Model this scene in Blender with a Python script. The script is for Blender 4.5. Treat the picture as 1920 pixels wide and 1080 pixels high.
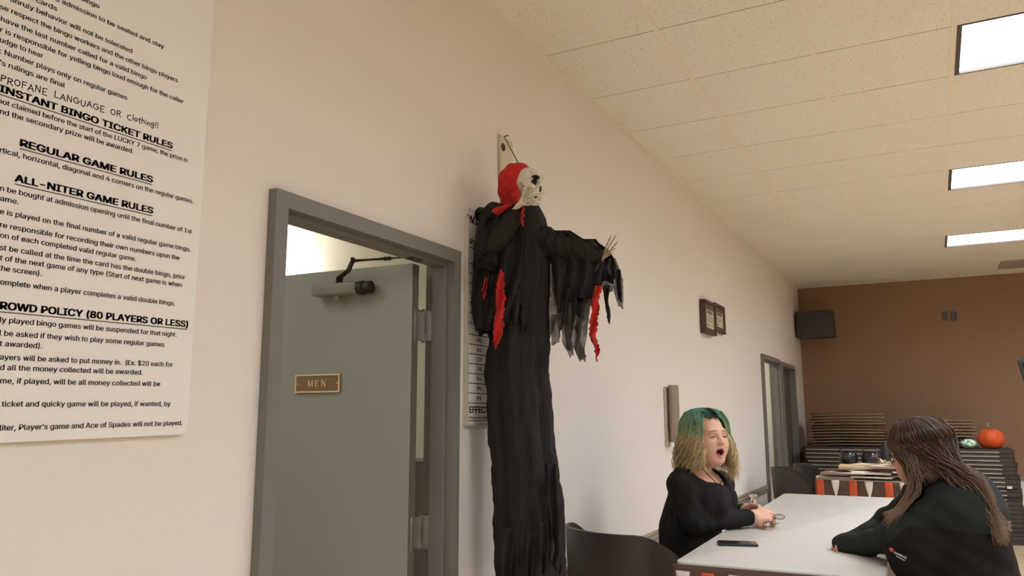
import bpy, bmesh, math, random
import numpy as np
from mathutils import Vector, Matrix, noise
from mathutils.bvhtree import BVHTree
from mathutils.geometry import tessellate_polygon

for o in list(bpy.data.objects):
    bpy.data.objects.remove(o)
SC = bpy.context.scene
COL = SC.collection
PI = math.pi
random.seed(7)

# ------------------------------------------------------------------ camera, world, exposure
# room axes: x = distance from the white wall, y = along it towards the brown wall, z = up
CAM = Vector((1.585, 0.0, 1.40))
F_PX, YAW, PITCH, ROLL = 1476.8, .4875, .161, -.0016
FW = Vector((-math.sin(YAW) * math.cos(PITCH), math.cos(YAW) * math.cos(PITCH), math.sin(PITCH)))
_r0 = Vector((math.cos(YAW), math.sin(YAW), 0))
_u0 = _r0.cross(FW)
RT = _r0 * math.cos(ROLL) + _u0 * math.sin(ROLL)
UP = _u0 * math.cos(ROLL) - _r0 * math.sin(ROLL)
cam_data = bpy.data.cameras.new('camera')
cam_data.sensor_fit = 'HORIZONTAL'
cam_data.sensor_width = 36
cam_data.lens = 36 * F_PX / 1920
cam_data.clip_start = .05
cam = bpy.data.objects.new('camera', cam_data)
COL.objects.link(cam)
M = Matrix((RT, UP, -FW)).transposed().to_4x4()
M.translation = CAM
cam.matrix_world = M
SC.camera = cam

SC.view_settings.view_transform = 'Standard'
SC.view_settings.look = 'None'
SC.view_settings.exposure = 0.0
SC.view_settings.gamma = 1.0
SC.view_settings.use_curve_mapping = False

world = bpy.data.worlds.new('world')
SC.world = world
world.use_nodes = True
world.node_tree.nodes['Background'].inputs[0].default_value = (1, .93, .84, 1)
world.node_tree.nodes['Background'].inputs[1].default_value = 0.02

LAMP_STRENGTH = 27.0         # ceiling fixtures
LAMP_COLOR = (.86, .95, 1.06)

# ------------------------------------------------------------------ helpers
def at(px, py, X=None, Y=None, Z=None):
    """the point of the room that lies on plane X, Y or Z along the sight line of a photo pixel"""
    d = RT * ((px - 960) / F_PX) - UP * ((py - 540) / F_PX) + FW
    if X is not None: t = (X - CAM.x) / d.x
    elif Y is not None: t = (Y - CAM.y) / d.y
    else: t = (Z - CAM.z) / d.z
    return CAM + d * t

def lin(c):
    return tuple((v / 255 / 12.92) if v / 255 <= .04045 else ((v / 255 + .055) / 1.055) ** 2.4 for v in c)

def mat(name, rgb, rough=.6, metal=0.0, var=.0, scale=8.0, bump=0.0, bscale=200.0, spec=.5, sheen=0.0, coat=0.0):
    m = bpy.data.materials.new(name)
    m.use_nodes = True
    nt = m.node_tree
    b = nt.nodes['Principled BSDF']
    c = lin(rgb)
    b.inputs['Base Color'].default_value = (*c, 1)
    b.inputs['Roughness'].default_value = rough
    b.inputs['Metallic'].default_value = metal
    b.inputs['Specular IOR Level'].default_value = spec
    if sheen: b.inputs['Sheen Weight'].default_value = sheen
    if coat: b.inputs['Coat Weight'].default_value = coat
    tc = nt.nodes.new('ShaderNodeTexCoord')
    if var:
        n = nt.nodes.new('ShaderNodeTexNoise'); n.inputs['Scale'].default_value = scale
        n.inputs['Detail'].default_value = 5
        nt.links.new(tc.outputs['Object'], n.inputs['Vector'])
        r = nt.nodes.new('ShaderNodeValToRGB')
        r.color_ramp.elements[0].position = .3; r.color_ramp.elements[1].position = .7
        r.color_ramp.elements[0].color = (*[v * (1 - var) for v in c], 1)
        r.color_ramp.elements[1].color = (*[min(1, v * (1 + var)) for v in c], 1)
        nt.links.new(n.outputs['Fac'], r.inputs['Fac'])
        nt.links.new(r.outputs['Color'], b.inputs['Base Color'])
    if bump:
        n = nt.nodes.new('ShaderNodeTexNoise'); n.inputs['Scale'].default_value = bscale
        n.inputs['Detail'].default_value = 3
        nt.links.new(tc.outputs['Object'], n.inputs['Vector'])
        bp = nt.nodes.new('ShaderNodeBump'); bp.inputs['Strength'].default_value = bump
        bp.inputs['Distance'].default_value = .004
        nt.links.new(n.outputs['Fac'], bp.inputs['Height'])
        nt.links.new(bp.outputs['Normal'], b.inputs['Normal'])
    return m

def emit_mat(name, col, strength, louvre=0.0):
    m = bpy.data.materials.new(name); m.use_nodes = True
    nt = m.node_tree; nt.nodes.clear()
    e = nt.nodes.new('ShaderNodeEmission'); o = nt.nodes.new('ShaderNodeOutputMaterial')
    e.inputs[0].default_value = (*col, 1); e.inputs[1].default_value = strength
    if louvre:      # prismatic lens: less light leaves at grazing angles
        g = nt.nodes.new('ShaderNodeNewGeometry'); dt = nt.nodes.new('ShaderNodeVectorMath'); dt.operation = 'DOT_PRODUCT'
        nt.links.new(g.outputs['Incoming'], dt.inputs[0]); nt.links.new(g.outputs['Normal'], dt.inputs[1])
        ab = nt.nodes.new('ShaderNodeMath'); ab.operation = 'ABSOLUTE'; nt.links.new(dt.outputs['Value'], ab.inputs[0])
        pw = nt.nodes.new('ShaderNodeMath'); pw.operation = 'POWER'; pw.inputs[1].default_value = louvre; nt.links.new(ab.outputs[0], pw.inputs[0])
        ml = nt.nodes.new('ShaderNodeMath'); ml.operation = 'MULTIPLY'; ml.inputs[1].default_value = strength; nt.links.new(pw.outputs[0], ml.inputs[0])
        ad = nt.nodes.new('ShaderNodeMath'); ad.operation = 'ADD'; ad.inputs[1].default_value = strength * .035; nt.links.new(ml.outputs[0], ad.inputs[0])
        nt.links.new(ad.outputs[0], e.inputs[1])
    nt.links.new(e.outputs[0], o.inputs[0])
    return m

ORIG = {}
def base(o):
    return ORIG.get(o.name, Vector((0, 0, 0))) if o else Vector((0, 0, 0))

def obj(name, bm, mats, parent=None, smooth=False, origin=None, mesh=None):
    """link a bmesh (room coordinates) as one mesh object"""
    me = mesh or bpy.data.meshes.new(name)
    if mesh is None:
        bm.normal_update(); bm.to_mesh(me); bm.free()
    if not isinstance(mats, (list, tuple)): mats = [mats]
    for m in mats: me.materials.append(m)
    o = bpy.data.objects.new(name, me); COL.objects.link(o)
    org = base(parent) if parent else (Vector(origin) if origin is not None else Vector((0, 0, 0)))
    if org.length: me.transform(Matrix.Translation(-org))
    ORIG[o.name] = org
    if parent: o.parent = parent
    else: o.location = org
    if smooth is True:
        me.polygons.foreach_set('use_smooth', [True] * len(me.polygons))
    elif smooth:
        me.polygons.foreach_set('use_smooth', [True] * len(me.polygons))
        me.set_sharp_from_angle(angle=math.radians(smooth))
    return o

def tag(o, label, cat, group=None, kind=None):
    o['label'] = label; o['category'] = cat
    if group: o['group'] = group
    if kind: o['kind'] = kind
    return o

def thing(name, label, cat, loc=(0, 0, 0), group=None):
    o = bpy.data.objects.new(name, None); COL.objects.link(o)
    o.empty_display_size = .05
    o.location = loc; ORIG[o.name] = Vector(loc)
    return tag(o, label, cat, group)

def struct(name, bm, m, parent=None, smooth=False):
    o = obj(name, bm, m, parent, smooth)
    if parent is None: o['kind'] = 'structure'
    return o

def dup(root, loc=None, rotz=None, label=None, group=None, rot=None):
    r = root.copy(); COL.objects.link(r)
    if loc is not None: r.location = loc
    if rotz is not None: r.rotation_euler = (0, 0, rotz)
    if rot is not None: r.rotation_euler = rot
    if label: r['label'] = label
    if group: r['group'] = group
    for ch in list(root.children):
        c = ch.copy(); COL.objects.link(c); c.parent = r
        for g in list(ch.children):
            d = g.copy(); COL.objects.link(d); d.parent = c
    return r

def BM(): return bmesh.new()

def box(bm, a, b, mi=0, M4=None):
    x0, y0, z0 = a; x1, y1, z1 = b
    co = [(x0,y0,z0),(x1,y0,z0),(x1,y1,z0),(x0,y1,z0),(x0,y0,z1),(x1,y0,z1),(x1,y1,z1),(x0,y1,z1)]
    vs = [bm.verts.new((M4 @ Vector(c)) if M4 else c) for c in co]
    fs = []
    for q in [(0,3,2,1),(4,5,6,7),(0,1,5,4),(1,2,6,5),(2,3,7,6),(3,0,4,7)]:
        f = bm.faces.new([vs[i] for i in q]); f.material_index = mi; fs.append(f)
    return vs

def rbox(bm, a, b, r=.005, seg=2, mi=0, M4=None):
    """box with rounded edges"""
    t = bmesh.new(); box(t, a, b)
    bmesh.ops.bevel(t, geom=t.edges[:], offset=r, segments=seg, profile=.5, affect='EDGES')
    merge(bm, t, mi, M4)

def merge(bm, t, mi=0, M4=None):
    mp = {}
    for v in t.verts: mp[v] = bm.verts.new((M4 @ v.co) if M4 else v.co)
    for f in t.faces:
        try:
            n = bm.faces.new([mp[v] for v in f.verts]); n.material_index = mi; n.smooth = f.smooth
        except ValueError: pass
    t.free()

def frame_of(d):
    d = d.normalized()
    a = Vector((0, 0, 1)) if abs(d.z) < .9 else Vector((1, 0, 0))
    u = d.cross(a).normalized(); v = u.cross(d).normalized()
    return u, v

def tube(bm, pts, r, n=8, mi=0, cap=True, flat=1.0):
    """swept round bar through points; r is a number or one radius per point"""
    pts = [Vector(p) for p in pts]
    rs = r if isinstance(r, (list, tuple)) else [r] * len(pts)
    rings = []; u = None
    for i, p in enumerate(pts):
        d = (pts[min(i + 1, len(pts) - 1)] - pts[max(i - 1, 0)])
        if d.length < 1e-9: d = Vector((0, 0, 1))
        d.normalize()
        if u is None: u, v = frame_of(d)
        else:
            u = (u - d * u.dot(d)); u = u.normalized() if u.length > 1e-6 else frame_of(d)[0]
            v = d.cross(u)
        rings.append([bm.verts.new(p + (u * math.cos(2 * PI * k / n) + v * math.sin(2 * PI * k / n) * flat) * rs[i]) for k in range(n)])
    for a, b in zip(rings, rings[1:]):
        for k in range(n):
            f = bm.faces.new((a[k], a[(k + 1) % n], b[(k + 1) % n], b[k])); f.material_index = mi
    if cap:
        for rg in (rings[0][::-1], rings[-1]):
            try: bm.faces.new(rg).material_index = mi
            except ValueError: pass
    return rings

def lathe(bm, c, prof, n=24, axis='Z', mi=0):
    """prof: list of (radius, height)"""
    c = Vector(c); rings = []
    for r, h in prof:
        ring = []
        for k in range(n):
            a = 2 * PI * k / n
            p = (r * math.cos(a), r * math.sin(a), h)
            if axis == 'X': p = (h, p[0], p[1])
            elif axis == 'Y': p = (p[1], h, p[0])
            ring.append(bm.verts.new(c + Vector(p)))
        rings.append(ring)
    for a, b in zip(rings, rings[1:]):
        for k in range(n):
            f = bm.faces.new((a[k], a[(k + 1) % n], b[(k + 1) % n], b[k])); f.material_index = mi
    bm.faces.new(rings[0][::-1]).material_index = mi
    bm.faces.new(rings[-1]).material_index = mi
    return rings

def poly(bm, pts, nrm, th, mi=0):
    """flat outline pts with thickness th along nrm"""
    n = Vector(nrm).normalized() * th
    a = [bm.verts.new(Vector(p)) for p in pts]; b = [bm.verts.new(Vector(p) + n) for p in pts]
    k = len(a)
    bm.faces.new(a[::-1]).material_index = mi; bm.faces.new(b).material_index = mi
    for i in range(k):
        bm.faces.new((a[i], a[(i + 1) % k], b[(i + 1) % k], b[i])).material_index = mi
    bmesh.ops.recalc_face_normals(bm, faces=bm.faces[:])

def sheet(bm, grid, th=.0015, mi=0, closed=False):
    """grid[row][col] of points -> thin cloth with both faces"""
    R, Cn = len(grid), len(grid[0])
    V = [[Vector(p) for p in row] for row in grid]
    N = [[None] * Cn for _ in range(R)]
    for i in range(R):
        for j in range(Cn):
            du = V[min(i + 1, R - 1)][j] - V[max(i - 1, 0)][j]
            dv = V[i][min(j + 1, Cn - 1)] - V[i][max(j - 1, 0)]
            n = du.cross(dv)
            N[i][j] = n.normalized() if n.length > 1e-12 else Vector((0, -1, 0))
    A = [[bm.verts.new(V[i][j] + N[i][j] * th / 2) for j in range(Cn)] for i in range(R)]
    B = [[bm.verts.new(V[i][j] - N[i][j] * th / 2) for j in range(Cn)] for i in range(R)]
    for i in range(R - 1):
        for j in range(Cn - 1):
            for f in ((A[i][j], A[i + 1][j], A[i + 1][j + 1], A[i][j + 1]), (B[i][j], B[i][j + 1], B[i + 1][j + 1], B[i + 1][j])):
                q = bm.faces.new(f); q.material_index = mi; q.smooth = True
    rim = [(0, j) for j in range(Cn)] + [(i, Cn - 1) for i in range(1, R)] + [(R - 1, j) for j in range(Cn - 2, -1, -1)] + [(i, 0) for i in range(R - 2, 0, -1)]
    for (i, j), (k, l) in zip(rim, rim[1:] + rim[:1]):
        try: bm.faces.new((A[i][j], A[k][l], B[k][l], B[i][j])).material_index = mi
        except ValueError: pass

# outlines of the sans lettering, em = 500
GLYPHS = {
    '$': (223, '101,-37 101,292 122,292 122,-37|112,-4 86,-2 64,5 46,15 32,30 23,48 19,68 52,68 55,55 62,44 71,35 83,29 112,25 128,26 143,30 155,37 165,46 171,57 173,70 171,81 166,89 148,102 122,111 92,120 64,130 43,145 30,163 26,186 29,206 37,224 51,238 69,249 90,256 114,258 137,256 158,249 175,238 189,224 197,208 200,189 169,189 163,206 151,219 134,227 112,229 97,228 84,224 73,218 64,209 59,199 58,188 60,176 65,167 85,154 106,147 132,140 156,132 179,119 197,99 202,85 204,69 201,50 193,32 180,17 162,5 139,-2'),
    '(': (136, '45,103 50,162 66,221 88,270 118,270 95,214 81,157 76,103 80,57 94,8 118,-48 88,-48 69,-11 56,27 47,66'),
    ')': (136, '19,-48 43,9 57,58 61,103 56,157 41,214 19,270 48,270 71,221 86,162 92,103 89,65 81,27 67,-11 48,-48'),
    ',': (94, '19,-60 34,36 68,36 42,-60'),
    '-': (226, '168,122 168,94 57,94 57,122'),
    '.': (94, '48,-2 39,-1 31,4 26,12 25,20 26,29 31,37 39,42 48,43 56,42 64,37 69,29 71,20 69,12 64,4 56,-1'),
    '0': (226, '113,-3 87,0 65,12 47,31 34,57 27,89 24,127 27,165 35,197 48,223 65,242 87,254 113,258 139,254 161,242 179,223 192,197 200,165 203,127 200,89 192,57 179,31 162,12 140,0|113,25 131,28 145,37 157,52 165,72 170,97 172,127 170,157 165,182 157,203 145,218 131,227 113,230 96,227 82,218 70,203 62,182 56,157 55,127 56,97 62,72 70,52 82,37 96,28'),
    '1': (226, '38,0 38,27 195,27 195,0|138,254 138,0 106,0 106,224 105,224 43,179 43,213 99,254'),
    '2': (226, '32,0 32,24 117,114 141,141 155,163 160,186 159,198 154,209 146,218 137,224 112,230 98,228 86,224 77,216 69,207 65,195 64,181 33,181 35,202 43,221 55,237 72,248 91,255 112,258 134,255 153,248 169,237 181,223 188,205 191,186 185,159 168,129 133,90 76,30 76,28 195,28 195,0'),
    '4': (226, '20,53 20,79 123,254 155,254 54,83 54,81 207,81 207,53|141,0 141,61 141,73 141,159 171,159 171,0'),
    '6': (226, '113,-3 91,-1 71,7 55,20 42,37 34,58 32,81 34,100 40,119 69,170 126,254 161,254 75,131 73,131 83,144 98,153 117,157 139,155 158,147 173,136 185,120 192,101 194,79 192,56 184,36 171,20 155,7 135,-1|113,24 127,26 139,31 149,40 157,51 162,64 164,79 162,94 157,107 149,118 139,126 127,131 113,133 99,131 87,126 77,118 69,107 64,94 62,79 64,64 69,51 77,40 87,31 99,26'),
    '7': (226, '48,0 162,224 162,226 31,226 31,254 195,254 195,224 82,0'),
    '8': (226, '113,-3 89,-1 68,6 50,17 37,31 29,48 26,68 28,83 33,98 40,110 51,121 63,128 76,132 76,133 59,141 46,154 38,171 35,190 38,209 45,225 57,239 73,249 92,256 113,258 134,256 153,249 169,239 181,225 188,209 191,190 188,171 180,154 167,141 150,133 150,132 164,128 176,121 186,110 194,98 199,83 200,68 198,48 189,31 176,17 158,6 137,-1|113,25 129,26 142,30 153,37 161,46 167,57 168,69 167,83 161,94 153,104 141,111 128,116 113,118 98,116 85,111 73,104 65,94 59,83 58,69 59,57 64,46 73,37 84,30 97,26|113,145 137,150 146,157 154,165 158,176 160,188 158,200 154,210 147,218 138,225 113,230 89,225 79,218 72,210 68,200 66,188 68,176 72,165 79,157 89,150'),
    '9': (226, '113,258 135,255 155,247 171,234 184,217 192,197 194,173 192,155 186,135 158,84 100,0 65,0 151,124 154,124 144,111 128,101 109,97 87,100 69,107 53,119 41,134 34,154 32,176 34,198 42,218 55,235 71,247 91,255|113,230 99,228 87,223 77,215 69,204 64,191 63,176 64,161 69,148 77,137 87,129 99,123 113,122 127,123 139,129 149,137 157,147 162,160 164,175 162,190 157,204 150,215 139,223 127,228'),
    ':': (94, '48,-2 39,-1 31,4 26,12 25,20 26,29 31,37 39,42 48,43 56,42 64,37 69,29 71,20 69,12 64,4 56,-1|48,135 39,137 31,142 26,149 25,158 26,167 31,174 39,179 48,181 56,179 64,174 69,167 71,158 69,149 64,142 56,137'),
    'A': (240, '8,0 101,254 138,254 231,0 198,0 144,151 132,186 116,239 123,239 106,185 95,151 43,0|55,71 55,99 185,99 185,71'),
    'B': (228, '30,0 30,254 121,254 145,252 164,245 180,235 190,221 197,205 199,187 198,172 193,160 178,143 157,133 157,131 170,129 182,123 192,114 201,102 207,86 209,68 207,50 200,33 189,20 172,9 151,2 123,0|62,29 122,29 148,31 165,40 175,53 178,68 176,81 171,92 163,102 153,109 140,114 124,115 62,115|62,143 119,143 144,148 154,155 162,163 166,174 168,186 165,202 156,214 141,223 120,226 62,226'),
    'C': (255, '134,-3 103,1 75,12 52,32 35,58 24,90 20,127 24,165 35,197 52,223 75,242 103,254 134,258 170,252 186,245 201,236 214,224 224,209 232,193 236,174 204,174 195,197 179,214 158,224 134,228 111,225 92,216 75,202 62,182 54,157 52,127 54,97 63,72 75,53 92,38 112,29 134,26 158,30 179,40 195,57 204,80 236,80 232,62 224,45 214,31 201,19 187,9 170,2 153,-2'),
    'D': (251, '109,0 48,0 48,29 107,29 136,31 159,40 177,55 189,75 197,99 200,128 197,156 190,180 177,200 160,214 138,223 110,226 47,226 47,254 113,254 147,251 176,239 200,221 217,196 227,164 231,128 227,91 217,59 199,34 175,15 145,4|62,254 62,0 30,0 30,254'),
    'E': (209, '30,0 30,254 186,254 186,226 62,226 62,143 178,143 178,114 62,114 62,29 188,29 188,0'),
    'F': (205, '30,0 30,254 185,254 185,226 62,226 62,139 173,139 173,111 62,111 62,0'),
    'G': (260, '134,-3 102,1 75,13 52,32 35,58 24,90 20,127 24,165 35,197 52,223 74,242 102,254 132,258 152,256 170,252 187,245 202,235 214,222 225,208 232,192 237,174 204,174 194,197 178,213 158,224 133,228 111,225 92,216 75,202 62,182 54,157 52,127 54,97 63,72 75,53 92,38 112,29 134,26 155,29 172,36 187,47 198,62 205,80 207,101 217,100 141,100 141,128 239,128 239,100 236,71 225,45 209,25 188,9 163,0'),
    'I': (150, '16,0 16,29 59,29 59,226 16,226 16,254 135,254 135,226 91,226 91,29 135,29 135,0'),
    'K': (233, '52,73 52,108 70,131 87,152 106,172 182,254 224,254 116,138 114,138|30,0 30,254 62,254 62,167 62,112 62,97 62,0|186,0 94,130 114,155 224,0'),
    'L': (196, '30,0 30,254 62,254 62,29 181,29 181,0'),
    'M': (314, '30,0 30,254 76,254 139,94 144,79 150,61 156,42 161,24 154,24 159,41 165,61 171,79 176,94 238,254 284,254 284,0 252,0 252,145 252,163 253,184 253,207 253,229 256,229 249,205 241,181 234,161 228,145 171,0 143,0 85,145 80,160 72,181 65,204 56,229 59,229 60,208 60,186 61,164 61,145 61,0'),
    'N': (262, '30,0 30,254 68,254 172,91 181,75 194,53 207,27 202,27 200,54 200,79 199,97 199,254 232,254 232,0 193,0 101,145 89,165 74,191 54,226 60,227 61,192 62,164 62,145 62,0'),
    'O': (267, '133,-3 103,1 75,12 52,32 35,58 24,90 20,127 24,165 35,197 52,223 75,242 103,254 133,258 164,254 192,242 215,223 232,197 243,165 247,127 243,90 232,58 215,32 192,12 164,1|133,26 155,29 175,38 191,52 204,72 212,97 215,127 212,157 204,182 191,202 175,216 155,225 133,228 112,225 92,216 75,202 63,182 54,157 52,127 54,97 63,72 75,52 92,38 112,29'),
    'P': (222, '30,0 30,254 118,254 144,252 166,244 183,231 195,215 202,195 204,174 202,152 195,133 183,116 166,104 144,96 118,93 55,93 55,121 116,121 134,123 149,128 159,136 167,147 171,160 172,174 171,188 167,201 159,211 148,219 134,224 116,226 62,226 62,0'),
    'R': (224, '30,0 30,254 118,254 145,252 167,244 183,232 195,217 202,198 205,176 202,154 195,136 183,120 166,109 145,101 118,99 48,99 48,128 117,128 135,129 149,133 160,141 167,150 171,162 173,176 171,190 167,202 159,212 149,220 134,224 116,226 62,226 62,0|177,0 115,115 151,115 214,0'),
    'S': (223, '112,-4 86,-2 64,5 46,15 32,30 23,48 19,68 52,68 55,55 62,44 71,35 83,29 112,25 128,26 143,30 155,37 165,46 171,57 173,70 171,81 166,89 148,102 122,111 92,120 64,130 43,145 30,163 26,186 29,206 37,224 51,238 69,249 90,256 114,258 137,256 158,249 175,238 189,224 197,208 200,189 169,189 163,206 151,219 134,227 112,229 97,228 84,224 73,218 64,209 59,199 58,188 60,176 65,167 85,154 106,147 132,140 156,132 179,119 197,99 202,85 204,69 201,50 193,32 180,17 162,5 139,-2'),
    'T': (224, '16,226 16,254 208,254 208,226 128,226 128,0 96,0 96,226'),
    'U': (259, '129,-4 101,-1 77,8 57,22 42,40 33,62 30,87 30,254 62,254 62,89 64,72 70,57 80,44 94,34 110,28 129,26 149,28 165,34 179,44 188,57 194,72 196,89 196,254 229,254 229,87 226,62 216,40 201,22 182,8 157,-1'),
    'W': (343, '78,0 8,254 41,254 82,98 88,73 93,47 98,20 95,20 100,47 106,73 112,98 153,254 190,254 231,98 237,73 243,47 249,20 244,20 249,47 255,73 261,98 302,254 335,254 265,0 228,0 184,161 176,196 168,237 175,237 167,197 159,161 115,0'),
    'Y': (236, '102,0 102,104 8,254 46,254 96,172 111,146 125,115 112,115 126,146 140,172 191,254 228,254 134,104 134,0'),
    'a': (195, '80,-4 63,-3 47,2 34,11 24,22 17,37 15,54 17,69 22,80 29,90 39,97 63,105 89,110 117,113 133,117 136,121 138,127 138,128 133,148 120,161 98,165 75,161 59,150 50,137 20,146 29,161 39,173 52,182 66,188 97,192 119,190 143,180 153,172 161,160 167,145 168,126 168,0 138,0 138,26 136,26 126,12 108,1|85,23 101,24 114,29 124,37 132,47 136,57 138,69 138,95 130,91 116,88 100,86 88,84 67,79 52,70 47,62 46,52 51,36 65,26'),
    'b': (212, '115,-4 99,-3 86,2 69,16 59,29 56,29 56,0 26,0 26,254 57,254 57,160 59,160 69,173 86,186 98,191 115,192 137,189 156,180 173,166 185,146 193,122 195,94 193,66 185,42 173,23 157,8 137,-1|110,23 126,26 140,33 150,44 158,58 163,75 164,95 163,114 158,131 150,145 140,156 126,163 110,165 94,163 81,156 70,145 62,131 58,114 56,95 58,75 63,58 70,43 81,32 94,26'),
    'c': (198, '104,-4 79,-1 58,8 41,23 28,43 20,66 17,94 20,122 28,146 41,165 58,180 79,189 104,192 130,189 153,178 170,161 181,138 151,131 145,145 135,155 121,162 104,165 86,162 73,155 62,144 54,129 50,112 48,94 50,75 54,59 62,44 73,33 86,26 104,23 121,26 135,33 146,44 152,59 181,51 171,28 153,11 130,0'),
    'd': (212, '98,-4 75,-1 56,8 40,23 27,42 20,66 17,94 20,122 27,146 40,166 56,180 75,189 98,192 114,191 126,186 144,173 153,160 155,160 155,254 186,254 186,0 156,0 156,29 153,29 143,16 126,2 114,-3|102,23 118,26 132,32 142,43 150,58 154,75 156,95 154,114 150,131 142,145 132,156 118,163 102,165 86,163 72,156 62,145 54,131 50,114 48,95 50,75 54,58 62,44 73,33 86,26'),
    'e': (202, '106,-4 80,-1 58,8 41,23 28,42 20,66 17,93 20,121 28,145 40,165 58,180 78,189 103,192 133,187 147,180 160,170 170,157 179,141 184,121 186,97 186,85 37,85 37,110 169,110 155,101 153,119 149,134 141,147 131,157 118,163 103,165 87,163 73,157 62,147 54,135 50,121 48,105 48,89 50,69 55,53 64,40 76,31 90,25 106,23 127,26 143,36 153,53 182,45 177,32 168,20 156,10 141,2 125,-3'),
    'f': (127, '114,190 114,164 3,164 3,190|40,0 40,216 42,231 48,243 57,252 68,259 94,265 111,263 121,260 114,234 107,236 97,237 85,235 77,230 72,221 71,209 71,0'),
    'g': (212, '103,-75 84,-74 67,-70 41,-55 25,-35 51,-20 61,-33 77,-44 103,-49 124,-46 141,-38 152,-23 156,-3 156,34 153,34 143,21 126,8 114,4 97,2 76,5 56,13 40,27 28,45 20,68 17,96 20,123 27,147 40,166 56,180 76,189 98,192 114,191 127,186 144,173 154,159 157,159 157,190 186,190 186,-4 183,-27 175,-45 162,-59 145,-68 125,-73|102,30 118,32 132,38 142,47 150,61 155,77 156,96 155,115 150,132 142,146 132,156 119,163 102,165 86,163 73,156 62,145 54,131 50,115 48,96 50,78 54,61 62,48 73,38 86,32'),
    'h': (205, '57,113 57,0 26,0 26,254 57,254 57,144 51,144 62,166 76,181 94,189 114,192 132,190 148,184 161,174 170,160 177,142 179,120 179,0 148,0 148,118 145,137 136,152 123,161 105,165 92,163 80,159 71,151 63,141 58,129'),
    'i': (83, '26,0 26,190 57,190 57,0|42,221 34,223 27,227 22,234 21,242 22,249 27,256 34,260 42,262 50,260 57,256 62,249 63,242 62,234 57,227 50,223'),
    'k': (190, '55,68 55,106 60,106 142,190 180,190 92,100 89,100|26,0 26,254 57,254 57,0|147,0 74,93 96,114 186,0'),
    'l': (94, '70,-1 50,2 37,10 29,24 26,42 26,254 57,254 57,49 60,31 65,27 73,26 80,26 85,27 90,1 81,0'),
    'm': (305, '26,0 26,190 56,190 56,148 54,148 59,162 66,173 86,188 110,193 129,190 144,180 154,166 160,147 156,147 161,160 169,172 190,187 218,193 234,191 249,186 261,177 270,164 276,148 278,128 278,0 248,0 248,127 245,145 236,156 224,163 209,165 197,164 187,160 173,145 168,124 168,0 137,0 137,130 134,144 126,156 115,163 100,165 79,160 70,154 63,145 58,133 57,119 57,0'),
    'n': (205, '57,113 57,0 26,0 26,190 56,190 56,144 51,144 62,166 76,181 94,189 114,192 132,190 147,184 160,174 170,160 176,142 179,120 179,0 148,0 148,118 145,137 136,152 123,161 105,165 92,163 80,159 71,151 63,141 58,129'),
    'o': (207, '104,-4 79,-1 58,8 41,23 28,43 20,66 17,94 20,122 28,146 41,165 58,180 79,189 104,192 128,189 149,180 167,165 180,146 188,122 191,94 188,66 180,43 167,23 149,8 128,-1|104,23 121,26 135,33 146,44 154,59 158,75 160,94 158,112 154,129 146,144 135,155 121,162 104,165 86,162 73,155 62,144 54,129 50,112 48,94 50,75 54,59 62,44 73,33 86,26'),
    'p': (212, '26,-71 26,190 56,190 56,160 59,160 69,173 86,186 98,191 115,192 137,189 156,180 173,166 185,146 193,122 195,94 193,66 185,42 173,23 157,8 137,-1 115,-4 99,-3 86,2 69,16 59,29 57,29 57,-71|110,23 126,26 140,33 150,44 158,58 163,75 164,95 163,114 158,131 150,145 140,156 126,163 110,165 94,163 81,156 70,145 62,131 58,114 56,95 58,75 63,58 70,43 81,32 94,26'),
    'q': (212, '186,-71 155,-71 155,29 153,29 143,16 126,2 114,-3 98,-4 75,-1 56,8 40,23 27,42 20,66 17,94 20,122 27,146 40,166 56,180 75,189 98,192 114,191 126,186 144,173 153,160 156,160 156,190 186,190|102,23 118,26 132,32 142,43 150,58 154,75 156,95 154,114 150,131 142,145 132,156 118,163 102,165 86,163 72,156 62,145 54,131 50,114 48,95 50,75 54,58 62,44 73,33 86,26'),
    'r': (129, '26,0 26,190 56,190 56,160 58,160 65,173 76,184 90,190 107,192 115,192 122,192 122,161 115,162 103,163 91,161 80,157 70,151 63,142 58,131 57,118 57,0'),
    's': (182, '91,-4 72,-3 56,2 42,9 31,19 23,32 18,47 47,53 53,40 62,30 75,25 91,23 108,25 122,31 131,40 134,51 132,60 127,68 118,74 106,78 75,85 52,93 36,104 27,119 23,137 26,152 33,166 43,177 58,185 74,190 94,192 112,191 127,186 140,179 149,170 162,145 134,139 129,149 121,158 110,164 94,166 78,164 65,158 57,150 54,139 56,129 62,122 86,111 115,105 137,97 153,86 162,71 166,53 163,37 156,24 145,12 130,3 112,-2'),
    't': (114, '102,190 102,164 3,164 3,190|32,236 63,236 63,49 64,38 68,31 75,26 85,25 93,26 101,27 107,1 96,-1 84,-2 62,1 46,11 36,26 32,46'),
    'u': (205, '91,-3 73,-1 57,5 44,15 35,29 28,47 26,69 26,190 57,190 57,72 60,52 68,37 82,28 100,25 113,27 125,31 134,38 142,48 146,61 148,76 148,190 179,190 179,0 149,0 149,46 154,46 143,23 129,8 111,0'),
    'v': (195, '81,0 9,190 42,190 83,78 93,43 103,10 92,10 101,43 112,78 152,190 186,190 113,0'),
    'w': (283, '69,0 11,190 44,190 67,107 77,68 88,21 82,21 93,67 103,107 126,190 158,190 181,107 191,68 201,21 196,21 206,68 217,107 240,190 272,190 215,0 184,0 159,86 152,112 145,140 138,169 145,169 138,140 131,112 124,86 99,0'),
    'x': (189, '10,0 86,109 86,86 14,190 50,190 74,153 90,127 104,103 88,103 101,127 117,153 141,190 176,190 104,84 104,107 179,0 143,0 115,43 100,68 86,91 102,91 89,68 74,43 46,0'),
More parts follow.
